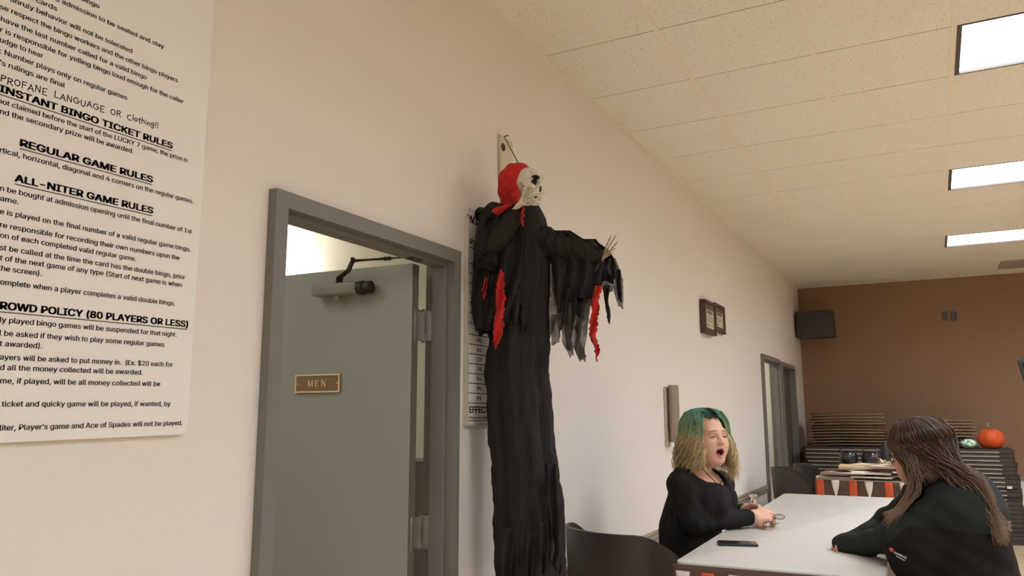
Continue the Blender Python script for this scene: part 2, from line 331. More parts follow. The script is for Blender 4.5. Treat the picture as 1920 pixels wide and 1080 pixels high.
    'y': (195, '24,-69 31,-43 36,-44 52,-44 65,-37 75,-18 81,-1 9,190 42,190 83,78 93,43 103,10 92,10 101,43 112,78 153,190 186,190 102,-29 88,-54 70,-68 46,-73 32,-72'),
    'z': (190, '21,0 21,23 127,160 127,161 24,161 24,190 166,190 166,165 63,30 63,28 169,28 169,0'),
    '’': (88, '26,159 41,254 75,254 49,159'),
    ' ': (94, ''),
}
GLYPH_MESH = {}
def glyph_mesh(ch):
    """triangles of one letter: every outer outline with the holes that lie in it is filled by itself"""
    if ch in GLYPH_MESH: return GLYPH_MESH[ch]
    conts = [[tuple(int(v) for v in q.split(',')) for q in cont.split()] for cont in GLYPHS[ch][1].split('|')] if GLYPHS[ch][1] else []
    area = lambda c: sum(p[0] * q[1] - q[0] * p[1] for p, q in zip(c, c[1:] + c[:1])) / 2
    V, Tr = [], []
    if conts:
        sg = 1 if area(max(conts, key=lambda c: abs(area(c)))) > 0 else -1
        outer = [c for c in conts if area(c) * sg > 0]; holes = [c for c in conts if area(c) * sg <= 0]
        def inside(p, c):
            r = False
            for (x0, y0), (x1, y1) in zip(c, c[1:] + c[:1]):
                if (y0 > p[1]) != (y1 > p[1]) and p[0] < (x1 - x0) * (p[1] - y0) / (y1 - y0) + x0: r = not r
            return r
        for o in outer:
            grp = [o] + [h for h in holes if inside(h[0], o)]
            flat = [p for c in grp for p in c]; n0 = len(V)
            V += [(p[0] / 500, p[1] / 500) for p in flat]
            Tr += [tuple(n0 + k for k in t) for t in tessellate_polygon([[Vector((p[0], p[1], 0)) for p in c] for c in grp])]
    GLYPH_MESH[ch] = (V, Tr)
    return V, Tr

def text_into(bm, s, left, right, up, width, cap, bold=0.0, th=.0006, slant=0.0, mi=0):
    """write s as flat lettering: baseline start `left`, unit vectors right/up, total width, capital height"""
    x = 0; items = []
    for ch in s:
        V, Tr = glyph_mesh(ch); items.append((x / 500, V, Tr)); x += GLYPHS[ch][0]
    xs = [o + v[0] for o, V, Tr in items for v in V]
    x0, x1 = min(xs), max(xs)
    sy = cap / .727
    sx = width / (x1 - x0) if width else sy * .85
    right = Vector(right).normalized(); up = Vector(up).normalized(); n = right.cross(up)
    # heavier strokes: the outlines are laid down again, shifted by a fraction of a stroke
    for dx, dz in (((0, 0),) if not bold else ((-bold * 1.7, 0), (-bold * .6, .004), (bold * .6, -.004), (bold * 1.7, 0)) if bold < .012 else ((-bold, -bold * .5), (-bold, bold * .5), (0, 0), (bold, bold * .5), (bold, -bold * .5))):
        for o, V, Tr in items:
            vs = [bm.verts.new(Vector(left) + right * ((o + v[0] + dx - x0) * sx + v[1] * sy * slant) + up * ((v[1] + dz) * sy) + n * th) for v in V]
            for t in Tr:
                try: bm.faces.new([vs[k] for k in t]).material_index = mi
                except ValueError: pass

# ------------------------------------------------------------------ organic shapes: blended signed distances -> one surface
def V3(p): return np.array(p, dtype=np.float32)
def cap_(a, b, ra, rb=None, k=.02, neg=False):
    return dict(t='cap', a=V3(a), b=V3(b), ra=ra, rb=ra if rb is None else rb, k=k, neg=neg)
def ell_(c, r, R=None, k=.02, neg=False):
    return dict(t='ell', c=V3(c), r=V3(r), R=np.array(R if R is not None else np.eye(3), dtype=np.float32), k=k, neg=neg)

def prim_box(p):
    if p['t'] == 'cap':
        lo = np.minimum(p['a'] - p['ra'], p['b'] - p['rb']); hi = np.maximum(p['a'] + p['ra'], p['b'] + p['rb'])
        m = max(p['ra'], p['rb']); lo = np.minimum(p['a'], p['b']) - m; hi = np.maximum(p['a'], p['b']) + m
    else:
        m = p['r'].max(); lo = p['c'] - m; hi = p['c'] + m
    return lo, hi

def prim_d(p, P):
    if p['t'] == 'cap':
        ab = p['b'] - p['a']; L = float(ab @ ab) + 1e-12
        t = np.clip(((P - p['a']) @ ab) / L, 0, 1)
        return np.linalg.norm(P - p['a'] - t[..., None] * ab, axis=-1) - (p['ra'] + t * (p['rb'] - p['ra']))
    q = (P - p['c']) @ p['R'].T
    k0 = np.linalg.norm(q / p['r'], axis=-1); k1 = np.linalg.norm(q / p['r'] ** 2, axis=-1) + 1e-9
    return k0 * (k0 - 1) / k1

def sdf_mesh(name, prims, h, disp=None, post=None):
    los, his = zip(*[prim_box(p) for p in prims if not p['neg']])
    lo = np.min(los, 0) - 6 * h - .01; hi = np.max(his, 0) + 6 * h + .01
    n = np.ceil((hi - lo) / h).astype(int) + 1
    D = np.full(n, .2, np.float32)
    ax = [lo[i] + h * np.arange(n[i], dtype=np.float32) for i in range(3)]
    for p in prims:
        a, b = prim_box(p); m = p['k'] + 4 * h + .01
        s = []
        for i in range(3):
            i0 = max(0, int((a[i] - m - lo[i]) / h)); i1 = min(n[i], int((b[i] + m - lo[i]) / h) + 2)
            s.append(slice(i0, max(i0, i1)))
        if any(q.stop <= q.start for q in s): continue
        P = np.stack(np.meshgrid(*[ax[i][s[i]] for i in range(3)], indexing='ij'), -1)
        d = prim_d(p, P); k = p['k']; cur = D[tuple(s)]
        if p['neg']:
            d = -d; hh = np.maximum(k - np.abs(cur - d), 0) / max(k, 1e-6)
            D[tuple(s)] = np.maximum(cur, d) + hh * hh * k * .25
        else:
            hh = np.maximum(k - np.abs(cur - d), 0) / max(k, 1e-6)
            D[tuple(s)] = np.minimum(cur, d) - hh * hh * k * .25
    if disp or post:
        near = np.argwhere(np.abs(D) < .05)
        P = lo + near * h
        v = D[near[:, 0], near[:, 1], near[:, 2]]
        if disp: v = v + disp(P)
        if post: v = post(P, v)
        D[near[:, 0], near[:, 1], near[:, 2]] = v
    S = D < 0
    c = np.zeros(n - 1, np.int8)
    for dx in (0, 1):
        for dy in (0, 1):
            for dz in (0, 1):
                c += S[dx:n[0] - 1 + dx, dy:n[1] - 1 + dy, dz:n[2] - 1 + dz]
    mixed = (c > 0) & (c < 8)
    idx = np.argwhere(mixed)
    vid = np.full(n - 1, -1, np.int64); vid[mixed] = np.arange(len(idx))
    cor = [(a, b, d) for a in (0, 1) for b in (0, 1) for d in (0, 1)]
    val = np.stack([D[idx[:, 0] + a, idx[:, 1] + b, idx[:, 2] + d] for a, b, d in cor], 1)
    acc = np.zeros((len(idx), 3)); cnt = np.zeros(len(idx))
    for i in range(8):
        for j in range(i + 1, 8):
            if sum(abs(cor[i][q] - cor[j][q]) for q in range(3)) != 1: continue
            va, vb = val[:, i], val[:, j]; m = (va < 0) != (vb < 0)
            t = va[m] / (va[m] - vb[m])
            acc[m] += np.array(cor[i]) + t[:, None] * (np.array(cor[j]) - np.array(cor[i])); cnt[m] += 1
    pos = lo + h * (idx + acc / cnt[:, None])
    quads = []
    for axn in range(3):
        b1, b2 = (axn + 1) % 3, (axn + 2) % 3
        s0 = [slice(None)] * 3; s1 = [slice(None)] * 3
        s0[axn] = slice(0, n[axn] - 1); s1[axn] = slice(1, n[axn])
        A, B = S[tuple(s0)], S[tuple(s1)]
        e = np.argwhere(A != B)
        e = e[(e[:, b1] > 0) & (e[:, b2] > 0) & (e[:, b1] < n[b1] - 1) & (e[:, b2] < n[b2] - 1)]
        ins = A[e[:, 0], e[:, 1], e[:, 2]]
        def cell(o1, o2):
            q = e.copy(); q[:, b1] += o1; q[:, b2] += o2
            return vid[q[:, 0], q[:, 1], q[:, 2]]
        Q = np.stack([cell(-1, -1), cell(0, -1), cell(0, 0), cell(-1, 0)], 1)
        Q[~ins] = Q[~ins][:, ::-1]
        quads.append(Q)
    Q = np.concatenate(quads); Q = Q[(Q >= 0).all(1)]
    me = bpy.data.meshes.new(name)
    me.vertices.add(len(pos)); me.vertices.foreach_set('co', pos.astype(np.float32).ravel())
    me.loops.add(len(Q) * 4); me.loops.foreach_set('vertex_index', Q.astype(np.int32).ravel())
    me.polygons.add(len(Q)); me.polygons.foreach_set('loop_start', np.arange(0, len(Q) * 4, 4, dtype=np.int32))
    me.update(calc_edges=True); me.validate()
    return me

def paint(me, fn):
    n = len(me.polygons); c = np.empty(n * 3, np.float32)
    me.polygons.foreach_get('center', c)
    me.polygons.foreach_set('material_index', fn(c.reshape(-1, 3)).astype(np.int32))

# ------------------------------------------------------------------ materials
WALL = mat('wall_paint', (234, 227, 219), .75, bump=.06, bscale=260)
CEIL = None
TEE = mat('ceiling_tee', (240, 229, 210), .6)
PLENUM = mat('ceiling_gap', (96, 76, 56), .9)
BROWN = mat('brown_wall_paint', (150, 117, 90), .75, var=.05, scale=1.2, bump=.05, bscale=200)
GREY = mat('grey_door_paint', (160, 160, 151), .42, bump=.03, bscale=90, spec=.4)
GREYF = mat('grey_frame_paint', (122, 119, 113), .45, bump=.03, bscale=120, spec=.4)
TAUPE = mat('taupe_rail', (150, 135, 118), .5)
STEEL = mat('brushed_steel', (176, 172, 166), .32, .9)
DKSTEEL = mat('dark_steel', (92, 84, 76), .4, .7)
CLOSER = mat('closer_paint', (138, 135, 124), .45, .1)
BLACKPL = mat('black_plastic', (58, 53, 51), .38, spec=.4, bump=.04, bscale=400)
DARK = mat('near_black', (30, 27, 25), .55)
WHITE = mat('white_board', (240, 237, 232), .5)
INK = mat('dark_grey_ink', (98, 90, 82), .7)
BLACKINK = mat('black_ink', (26, 24, 23), .7)
LAMINATE = mat('white_laminate', (212, 205, 197), .33, var=.02, scale=14, spec=.45)
CHOC = mat('chocolate_cloth', (92, 70, 58), .8, var=.1, scale=30)
ORANGE = mat('orange_felt', (208, 86, 48), .8, var=.06, scale=60)
WHITECL = mat('white_cloth', (225, 220, 212), .8, var=.05, scale=50)
GOLD = mat('gold_paint', (244, 218, 166), .45, .15)
BRONZE = mat('bronze_plate', (140, 112, 86), .5, .1)
FLOORM = mat('beige_vinyl', (196, 172, 138), .25, var=.06, scale=5)

def ceiling_mat():
    m = mat('acoustic_tile', (238, 232, 219), .85)
    nt = m.node_tree; b = nt.nodes['Principled BSDF']
    tc = nt.nodes.new('ShaderNodeTexCoord')
    v = nt.nodes.new('ShaderNodeTexVoronoi'); v.inputs['Scale'].default_value = 62
    n = nt.nodes.new('ShaderNodeTexNoise'); n.inputs['Scale'].default_value = 40; n.inputs['Detail'].default_value = 3
    nt.links.new(tc.outputs['Object'], v.inputs['Vector']); nt.links.new(tc.outputs['Object'], n.inputs['Vector'])
    # pits only where the noise allows: pit = distance < limit(noise)
    mu = nt.nodes.new('ShaderNodeMath'); mu.operation = 'MULTIPLY'; mu.inputs[1].default_value = .24
    nt.links.new(n.outputs['Fac'], mu.inputs[0])
    sub = nt.nodes.new('ShaderNodeMath'); sub.operation = 'SUBTRACT'
    nt.links.new(v.outputs['Distance'], sub.inputs[0]); nt.links.new(mu.outputs[0], sub.inputs[1])
    r = nt.nodes.new('ShaderNodeValToRGB')
    r.color_ramp.elements[0].position = .0; r.color_ramp.elements[1].position = .05
    r.color_ramp.elements[0].color = (*lin((168, 146, 116)), 1); r.color_ramp.elements[1].color = (*lin((238, 232, 219)), 1)
    nt.links.new(sub.outputs[0], r.inputs['Fac']); nt.links.new(r.outputs['Color'], b.inputs['Base Color'])
    return m
CEIL = ceiling_mat()

# ------------------------------------------------------------------ room shell
H = 3.167
XR, Y0, Y1 = 8.5, -4.2, 11.6
D1 = (1.575, 2.515, 2.00)          # opening of the washroom door: y from, y to, height
DA = (8.63, 9.62, 2.00)
DB = (9.80, 10.73, 1.985)
TK = .10
bm = BM(); box(bm, (-2.9, Y0 - .2, -.1), (XR + .2, Y1 + .2, 0)); struct('floor', bm, FLOORM)
bm = BM()
ys = [Y0, D1[0], D1[1], DA[0], DA[1], DB[0], DB[1], Y1 + .13]
for a, b in ((0, 1), (2, 3), (4, 5), (6, 7)): box(bm, (-TK, ys[a], 0), (0, ys[b], H + .12))
for d in (D1, DA, DB): box(bm, (-TK, d[0], d[2]), (0, d[1], H + .12))
struct('wall_left', bm, WALL)
bm = BM(); box(bm, (-.0, Y1, .66), (XR, Y1 + .13, H + .12)); struct('wall_back', bm, BROWN)
bm = BM(); box(bm, (0, Y1, 0), (XR, Y1 + .13, .66)); struct('wall_back_lower', bm, WALL)
bm = BM(); box(bm, (XR, Y0, 0), (XR + .13, Y1 + .13, H + .12)); struct('wall_right', bm, BROWN)
bm = BM(); box(bm, (-TK, Y0 - .13, 0), (XR + .13, Y0, H + .12)); struct('wall_front', bm, WALL)

# suspended ceiling: tiles with a shadow gap between rows, main tees running with the room
TX0, TY0, T = .579, 3.335, .6096
LIGHT_COLS = (2, 6, 10)                 # lamps start at these tile columns (two tiles wide)
LIGHT_ROWS = [r for r in range(-11, 13) if (r - 1) % 4 == 0]
bm = BM()
cols = [(0, TX0 - .012)] + [(TX0 + T * i + .012, TX0 + T * (i + 1) - .012) for i in range(13)]
for ci, (xa, xb) in enumerate(cols):
    if xa > XR: break
    xb = min(xb, XR)
    for j in range(-13, 14):
        ya, yb = TY0 + T * j + .0034, TY0 + T * (j + 1) - .0034
        if yb < Y0 or ya > Y1: continue
        if any(ci - 1 in (c, c + 1) for c in LIGHT_COLS) and j in LIGHT_ROWS: continue
        box(bm, (xa, max(ya, Y0), H), (xb, min(yb, Y1), H + .016))
struct('ceiling', bm, CEIL)
bm = BM(); box(bm, (0, Y0, H + .014), (XR, Y1, H + .02))
ob = None
# backing above the tiles, cut away over the lamps
bm.free(); bm = BM()
xs = sorted({0, XR} | {TX0 + T * c for c in LIGHT_COLS} | {TX0 + T * (c + 2) for c in LIGHT_COLS})
yy = sorted({Y0, Y1} | {TY0 + T * r for r in LIGHT_ROWS if Y0 < TY0 + T * r < Y1} | {TY0 + T * (r + 1) for r in LIGHT_ROWS if Y0 < TY0 + T * (r + 1) < Y1})
for xa, xb in zip(xs, xs[1:]):
    for ya, yb in zip(yy, yy[1:]):
        hole = any(abs(xa - TX0 - T * c) < .01 for c in LIGHT_COLS) and any(abs(ya - TY0 - T * r) < .01 for r in LIGHT_ROWS)
        if not hole: box(bm, (xa, ya, H + .0125), (xb, yb, H + .05))
struct('ceiling_backing', bm, PLENUM)
bm = BM()
for i in range(13):
    x = TX0 + T * i; cuts = [Y0]
    if any(i == c + 1 for c in LIGHT_COLS):
        for r in LIGHT_ROWS:
            if TY0 + T * r > Y0: cuts += [TY0 + T * r, TY0 + T * (r + 1)]
    cuts.append(Y1)
    for ya, yb in zip(cuts[::2], cuts[1::2]): box(bm, (x - .0118, ya, H - .0015), (x + .0118, yb, H + .0124))
box(bm, (0, Y0, H - .0015), (.018, Y1, H + .0)); box(bm, (0, Y1 - .02, H - .0015), (XR, Y1, H))
struct('trim_1', bm, TEE)

# troffer lamps in the ceiling
LAMPM = emit_mat('lit_diffuser', LAMP_COLOR, LAMP_STRENGTH * 1.12, 1.2)
LAMPDIM = emit_mat('lit_diffuser_dim', LAMP_COLOR, LAMP_STRENGTH * .8, 1.2)  # lamps beside and behind the viewer, dimmed to balance the wall brightness
LFRAME = mat('lamp_frame', (86, 74, 66), .5)  # dark colour stands in for the shadow on the troffer frames
def ceiling_light(c, r, label):
    xa, xb = TX0 + T * c + .0125, TX0 + T * (c + 2) - .0125
    ya, yb = TY0 + T * r + .004, TY0 + T * (r + 1) - .004
    t = thing('ceiling_light', label, 'ceiling light', ((xa + xb) / 2, (ya + yb) / 2, H), 'lit troffers in the tiled ceiling')
    bm = BM(); w = .022
    for a, b in (((xa, ya), (xa + w, yb)), ((xb - w, ya), (xb, yb)), ((xa + w, ya), (xb - w, ya + .010)), ((xa + w, yb - .010), (xb - w, yb))):
        box(bm, (a[0], a[1], H - .001), (b[0], b[1], H + .05))
    obj('lamp_frame', bm, LFRAME, t)
    bm = BM(); box(bm, (xa + w, ya + .010, H + .012), (xb - w, yb - .010, H + .03)); obj('diffuser', bm, LAMPM if r > 0 else LAMPDIM, t)
    bm = BM(); box(bm, (xa, ya, H + .05), (xb, yb, H + .09)); obj('housing', bm, LFRAME, t)
LNAMES = {1: 'largest glowing ceiling light, at the top right corner of the view', 5: 'middle one of the three glowing ceiling lights',
          9: 'glowing ceiling light closest to the brown wall, beside the vent', -3: 'ceiling light almost over the viewer, near the white wall', -7: 'ceiling light behind the viewer, near the white wall',
          -11: 'rearmost ceiling light near the white wall'}
for c in LIGHT_COLS:
    for r in LIGHT_ROWS:
        if TY0 + T * r < Y0: continue
        nm = LNAMES[r] if c == 2 else 'ceiling light in the %s lamp column, ' % {6: 'second', 10: 'third'}[c] + {1: 'level with the largest one', 5: 'level with the middle one', 9: 'level with the one near the brown wall', -3: 'almost beside the viewer', -7: 'behind the viewer', -11: 'rearmost of its column'}[r]
        ceiling_light(c, r, nm)

# chair rail, baseboards
def rail(bm, y0, y1, z0, z1, x0=0.0):
    h = z1 - z0
    prof = [(0, 0), (.012, .004), (.016, .2 * h), (.01, .38 * h), (.022, .5 * h), (.022, .62 * h), (.014, .72 * h), (.02, .85 * h), (.016, .97 * h), (0, h)]
    a = [bm.verts.new((x0 + p, y0, z0 + q)) for p, q in prof]; b = [bm.verts.new((x0 + p, y1, z0 + q)) for p, q in prof]
    for i in range(len(prof) - 1): bm.faces.new((a[i], b[i], b[i + 1], a[i + 1]))
    bm.faces.new(a); bm.faces.new(b[::-1])
    bmesh.ops.recalc_face_normals(bm, faces=bm.faces[:])
bm = BM(); rail(bm, 2.53, 8.56, .622, .70); struct('trim_2', bm, TAUPE)
bm = BM(); rail(bm, 10.80, 11.6, .622, .70); struct('trim_3', bm, TAUPE)
bm = BM(); box(bm, (0, Y1 - .02, .625), (XR, Y1, .665)); struct('trim_4', bm, TAUPE)
bm = BM(); box(bm, (0, Y0, 0), (.012, 1.54, .11)); box(bm, (0, 2.54, 0), (.012, 8.56, .11)); box(bm, (0, 10.8, 0), (.012, 11.6, .11)); struct('baseboard_left', bm, TAUPE)
bm = BM(); box(bm, (0.02, Y1 - .014, 0), (XR, Y1, .13)); struct('baseboard_back', bm, TAUPE)

# ------------------------------------------------------------------ steel door frames in the white wall
def door_frame(name, y0, y1, z1, fw=.047, pr=.03, depth=.097):
    """y0,y1,z1: outer size; mitred face on the room side, jamb with a stop"""
    bm = BM()
    def prof_pts(y, z):   # inward direction handled by caller
        return None
    prof = [(0, 0), (pr, 0), (pr, fw), (-.004, fw), (-.004, fw + .016), (-.06, fw + .016), (-.06, fw), (-depth, fw), (-depth, 0), (-.09, 0)]
    path = [((y0, 0), (1, 0)), ((y0, z1), (1, -1)), ((y1, z1), (-1, -1)), ((y1, 0), (-1, 0))]
    rings = []
    for (y, z), (dy, dz) in path:
        rings.append([bm.verts.new((p, y + dy * q, max(0, z + dz * q) if z else 0)) for p, q in prof])
    k = len(prof)
    for a, b in zip(rings, rings[1:]):
        for i in range(k):
            bm.faces.new((a[i], a[(i + 1) % k], b[(i + 1) % k], b[i]))
    bmesh.ops.recalc_face_normals(bm, faces=bm.faces[:])
    return struct(name, bm, GREYF)
d1f = door_frame('trim_5', 1.552, 2.519, 2.022)
door_frame('trim_6', 8.585, 9.665, 2.045)
door_frame('trim_7', 9.755, 10.775, 2.03)

def grain_free_box(bm, *a): box(bm, *a)

def hinge(parent, y, z, hgt=.115):
    bm = BM()
    tube(bm, [(-.095, y, z - hgt / 2 - .006), (-.095, y, z + hgt / 2 + .006)], .0065, 12)
    for q in (-.024, 0, .024): tube(bm, [(-.095, y, z + q - .0008), (-.095, y, z + q + .0008)], .0072, 12)
    h = obj('hinge', bm, STEEL, parent, 40)
    bm = BM(); rbox(bm, (-.094, y + .0065, z - hgt / 2), (-.052, y + .0095, z + hgt / 2), .001, 1)
    for dz in (-.045, -.016, .016, .045):
        lathe(bm, (-.058 + (.008 if abs(dz) > .03 else 0), y + .005, z + dz), [(.0045, -.0005), (.0045, .0018)], 10, 'Y')
    obj('hinge_leaf', bm, STEEL, h, 40)
    bm = BM(); rbox(bm, (-.0915, y - .062, z - hgt / 2), (-.0885, y - .004, z + hgt / 2), .001, 1)
    for dz in (-.045, -.016, .016, .045):
        lathe(bm, (-.088, y - .05 + (.012 if abs(dz) > .03 else 0), z + dz), [(.0045, -.0012), (.0045, .0012)], 10, 'X')
    obj('hinge_leaf', bm, STEEL, h, 40)

# washroom door, swung open into the washroom
LY = 2.372                           # plane of the leaf's near face at the hinge
door = thing('door_1', 'grey washroom door standing open behind its grey steel frame', 'door', (-.09, LY + .02, 0))
door['kind'] = 'structure'
LM = Matrix.Translation((-.09, LY, 0)) @ Matrix.Rotation(.062, 4, 'Z')   # leaf's own axes: -x along the leaf, +y through it
bm = BM(); rbox(bm, (-.86, 0, .012), (0, .044, 1.962), .002, 1, 0, LM); obj('door_leaf', bm, GREY, door, 40)
bm = BM(); box(bm, (-.0005, .001, .014), (.0008, .043, 1.960), 0, LM); obj('edge_strip', bm, mat('door_edge_dark', (98, 91, 84), .6), door)  # thin darker strip laid over the hinge edge of the leaf
hinge(door, 2.452, 1.735); hinge(door, 2.452, .985); hinge(door, 2.452, .25)
# closer body on the leaf, arm to the frame head
def lp(px, py, off=0.0):             # point on the leaf's near face seen at a photo pixel
    d = RT * ((px - 960) / F_PX) - UP * ((py - 540) / F_PX) + FW
    inv = LM.inverted(); o = inv @ CAM; dd = inv.to_3x3() @ d
    t = (-off - o.y) / dd.y
    return o + dd * t
a, b = lp(601, 545), lp(682, 541)
zc = (a.z + b.z) / 2 - .004
bm = BM(); rbox(bm, (a.x, -.058, zc - .024), (b.x, -.001, zc + .022), .008, 3, 0, LM)
lathe(bm, LM @ Vector((a.x + .52 * (b.x - a.x), -.032, 0)) , [(.012, zc - .042), (.013, zc - .036), (.012, zc - .022)], 12)
cl = obj('door_closer', bm, CLOSER, door, 40)
bm = BM()
Mx = LM @ Matrix.Translation((b.x, -.03, zc - .001)) @ Matrix.Rotation(PI / 2, 4, 'Y')
t = bmesh.new(); lathe(t, (0, 0, 0), [(.026, -.002), (.027, .02), (.022, .024), (.024, .03), (.024, .055), (.015, .06)], 18); merge(bm, t, 0, Mx)
obj('end_cap', bm, DARK, cl, 40)
ax = a.x + .54 * (b.x - a.x)
k0 = LM @ Vector((ax, -.030, zc + .022)); k1 = LM @ Vector((ax + .01, -.04, zc + .045))
knee = at(661, 489, Y=k1.y - .04)
shoe = at(786, 481, X=-.02)
bm = BM()
tube(bm, [k0, k1], .013, 12); 
tube(bm, [k1, k1 + (knee - k1) * .5 + Vector((.012, 0, -.006)), knee], [.011, .010, .008], 10)
tube(bm, [knee + Vector((0, 0, -.01)), knee + Vector((0, 0, .012))], .008, 10)
obj('closer_arm', bm, DKSTEEL, cl, 40)
bm = BM()
mid = knee + (shoe - knee) * .55
tube(bm, [knee, mid], .0075, 10); tube(bm, [mid, shoe], .0048, 10); tube(bm, [mid - (mid - knee) * .1, mid + (shoe - mid) * .05], .009, 10)
tube(bm, [shoe + Vector((0, 0, -.018)), shoe + Vector((0, 0, .03))], .007, 10)
rbox(bm, (shoe.x - .022, shoe.y - .05, 1.952), (shoe.x + .012, shoe.y + .014, 1.959), .002, 1)
obj('closer_rod', bm, DKSTEEL, cl, 40)
# MEN plate
pa, pb = lp(556, 703), lp(639, 736)
pc = lp(597, 719)
pw, ph = (lp(639, 718).x - lp(556, 718).x), abs(lp(597, 702).z - lp(597, 736).z)
cx, cz = pc.x, pc.z
pt = tag(obj('bronze_sign', (lambda b_: (rbox(b_, (cx - pw / 2, -.008, cz - ph / 2), (cx + pw / 2, -.0005, cz + ph / 2), .0015, 1, 0, LM), b_)[1])(BM()), BRONZE, None, False, LM @ Vector((cx, 0, cz))), 'small bronze plate reading MEN on the grey washroom door', 'sign')
bm = BM(); e = .0055
for q in (((-pw / 2, -ph / 2), (pw / 2, -ph / 2 + e)), ((-pw / 2, ph / 2 - e), (pw / 2, ph / 2)), ((-pw / 2, -ph / 2 + e), (-pw / 2 + e, ph / 2 - e)), ((pw / 2 - e, -ph / 2 + e), (pw / 2, ph / 2 - e))):
    box(bm, (cx + q[0][0], -.0105, cz + q[0][1]), (cx + q[1][0], -.0081, cz + q[1][1]), 0, LM)
obj('border', bm, GOLD, pt)
bm = BM()
def letter(strokes, ox, oz, s):
    for (x0, z0, x1, z1, w) in strokes:
        p0, p1 = Vector((ox + x0 * s, 0, oz + z0 * s)), Vector((ox + x1 * s, 0, oz + z1 * s))
        d = (p1 - p0).normalized(); n = Vector((-d.z, 0, d.x)) * w * s / 2
        poly(bm, [LM @ (q + Vector((0, -.0082, 0))) for q in (p0 - n, p1 - n, p1 + n, p0 + n)], LM.to_3x3() @ Vector((0, -1, 0)), .0022)
sr = .06
LM_ = [(.08, 0, .08, 1, .07), (.08, 1, .45, .05, .15), (.45, .05, .82, 1, .06), (.82, 0, .82, 1, .15), (-.04, .03, .2, .03, sr), (.68, .03, .96, .03, sr), (-.04, .97, .14, .97, sr), (.76, .97, .96, .97, sr)]
LE_ = [(.12, 0, .12, 1, .15), (0, .03, .62, .03, sr), (0, .97, .6, .97, sr), (.12, .52, .45, .52, sr), (.6, 0, .62, .22, .05), (.58, .78, .58, 1, .05), (.45, .42, .45, .62, .05)]
LN_ = [(.1, 0, .1, 1, .06), (.1, 1, .78, 0, .15), (.78, 0, .78, 1, .06), (-.02, .03, .22, .03, sr), (-.02, .97, .16, .97, sr), (.66, .97, .9, .97, sr)]
s = ph * .36; 
for L_, ox in ((LM_, -1.85), (LE_, -.36), (LN_, .86)): letter(L_, cx + ox * s * .92, cz - s * .5, s)
obj('lettering', bm, GOLD, pt)
for sx in (-1, 1):
    bm = BM(); t = bmesh.new(); lathe(t, (cx + sx * (pw / 2 - .0125), -.009, cz), [(.0015, -.0012), (.0032, .0), (.0032, .001)], 8, 'Y'); merge(bm, t, 0, LM)
    obj('screw', bm, GOLD, pt)

# washroom beyond the door
WPAINT = mat('washroom_paint', (228, 226, 214), .7)
PANEL = mat('grey_partition', (118, 112, 104), .5)
WX, WH = -2.6, at(541, 431, Y=4.0).z
bm = BM()
box(bm, (WX - .1, .3, 0), (WX, 4.3, 2.9)); box(bm, (WX, 4.0, 0), (-TK - .002, 4.1, 2.9)); box(bm, (WX, .3, 0), (-TK - .002, .4, 2.9))
struct('wall_washroom', bm, WPAINT)
bm = BM(); box(bm, (WX - .1, .3, WH), (-TK - .002, 4.1, WH + .1)); struct('ceiling_washroom', bm, TEE)
q = at(788, 865, Y=3.98)
bm = BM(); box(bm, (WX, 3.975, 0), (-TK - .01, 4.0, q.z)); struct('wainscot_washroom', bm, PANEL)
bm = BM(); box(bm, (WX, 3.965, q.z), (-TK - .01, 4.0, q.z + .02)); struct('trim_8', bm, STEEL)
g = at(536, 524, Y=3.9)
wl = thing('wall_lamp', 'bright lamp on the washroom wall seen over the open door', 'wall lamp', (g.x - .1, 4.0, g.z))
bm = BM(); rbox(bm, (g.x - .3, 3.98, g.z - .035), (g.x + .03, 4.0, g.z + .035), .004, 1); obj('back_plate', bm, STEEL, wl)
bm = BM(); tube(bm, [(g.x - .28, 3.92, g.z), (g.x + .04, 3.92, g.z)], .045, 16); obj('glass_shade', bm, emit_mat('washroom_bulb', (1, .98, .92), 62), wl, 40)

wc = thing('washroom_fill_light', 'added unseen fill light in the washroom behind the grey door', 'ceiling light', (-1.0, 1.2, WH))  # unseen lamp added to brighten the open door leaf
bm = BM(); rbox(bm, (-1.3, .6, WH - .05), (-.7, 1.8, WH - .001), .004, 1); obj('lamp_frame', bm, LFRAME, wc)
bm = BM(); box(bm, (-1.27, .63, WH - .058), (-.73, 1.77, WH - .0505)); obj('diffuser', bm, emit_mat('washroom_fill_diffuser', (1, 1, .93), 4.5), wc)

# the two openings by the brown wall
def side_door(n, y0, y1, z1, ang, label, lx, m):
    t = thing('door_%d' % n, label, 'door', (lx, y1, 0)); t['kind'] = 'structure'
    Mx = Matrix.Translation((lx, y1, 0)) @ Matrix.Rotation(ang, 4, 'Z')
    bm = BM(); rbox(bm, (0, -(y1 - y0), .01), (.044, 0, z1), .002, 1, 0, Mx); obj('door_leaf', bm, m, t, 40)
    bm = BM()
    for zz in (.95,):
        for k in (0,):
            t2 = bmesh.new(); lathe(t2, (.075, -(y1 - y0) + .07, zz), [(.012, -.03), (.012, .0), (.028, .004), (.028, .03), (.018, .036)], 14, 'X'); merge(bm, t2, 0, Mx)
    obj('knob', bm, STEEL, t, 40)
t = thing('door_2', 'nearer of two grey doors by the brown wall, open into a lit corridor', 'door', (-.1, 8.65, 0)); t['kind'] = 'structure'
Mx = Matrix.Translation((-.1, 8.65, 0)) @ Matrix.Rotation(1.45, 4, 'Z')
bm = BM(); rbox(bm, (-.044, 0, .01), (0, .93, 1.98), .002, 1, 0, Mx); obj('door_leaf', bm, GREY, t, 40)
bm = BM(); t2 = bmesh.new(); lathe(t2, (0, .86, .95), [(.012, -.03), (.012, .0), (.028, .004), (.028, .03), (.018, .036)], 14, 'X'); merge(bm, t2, 0, Mx); obj('knob', bm, STEEL, t, 40)
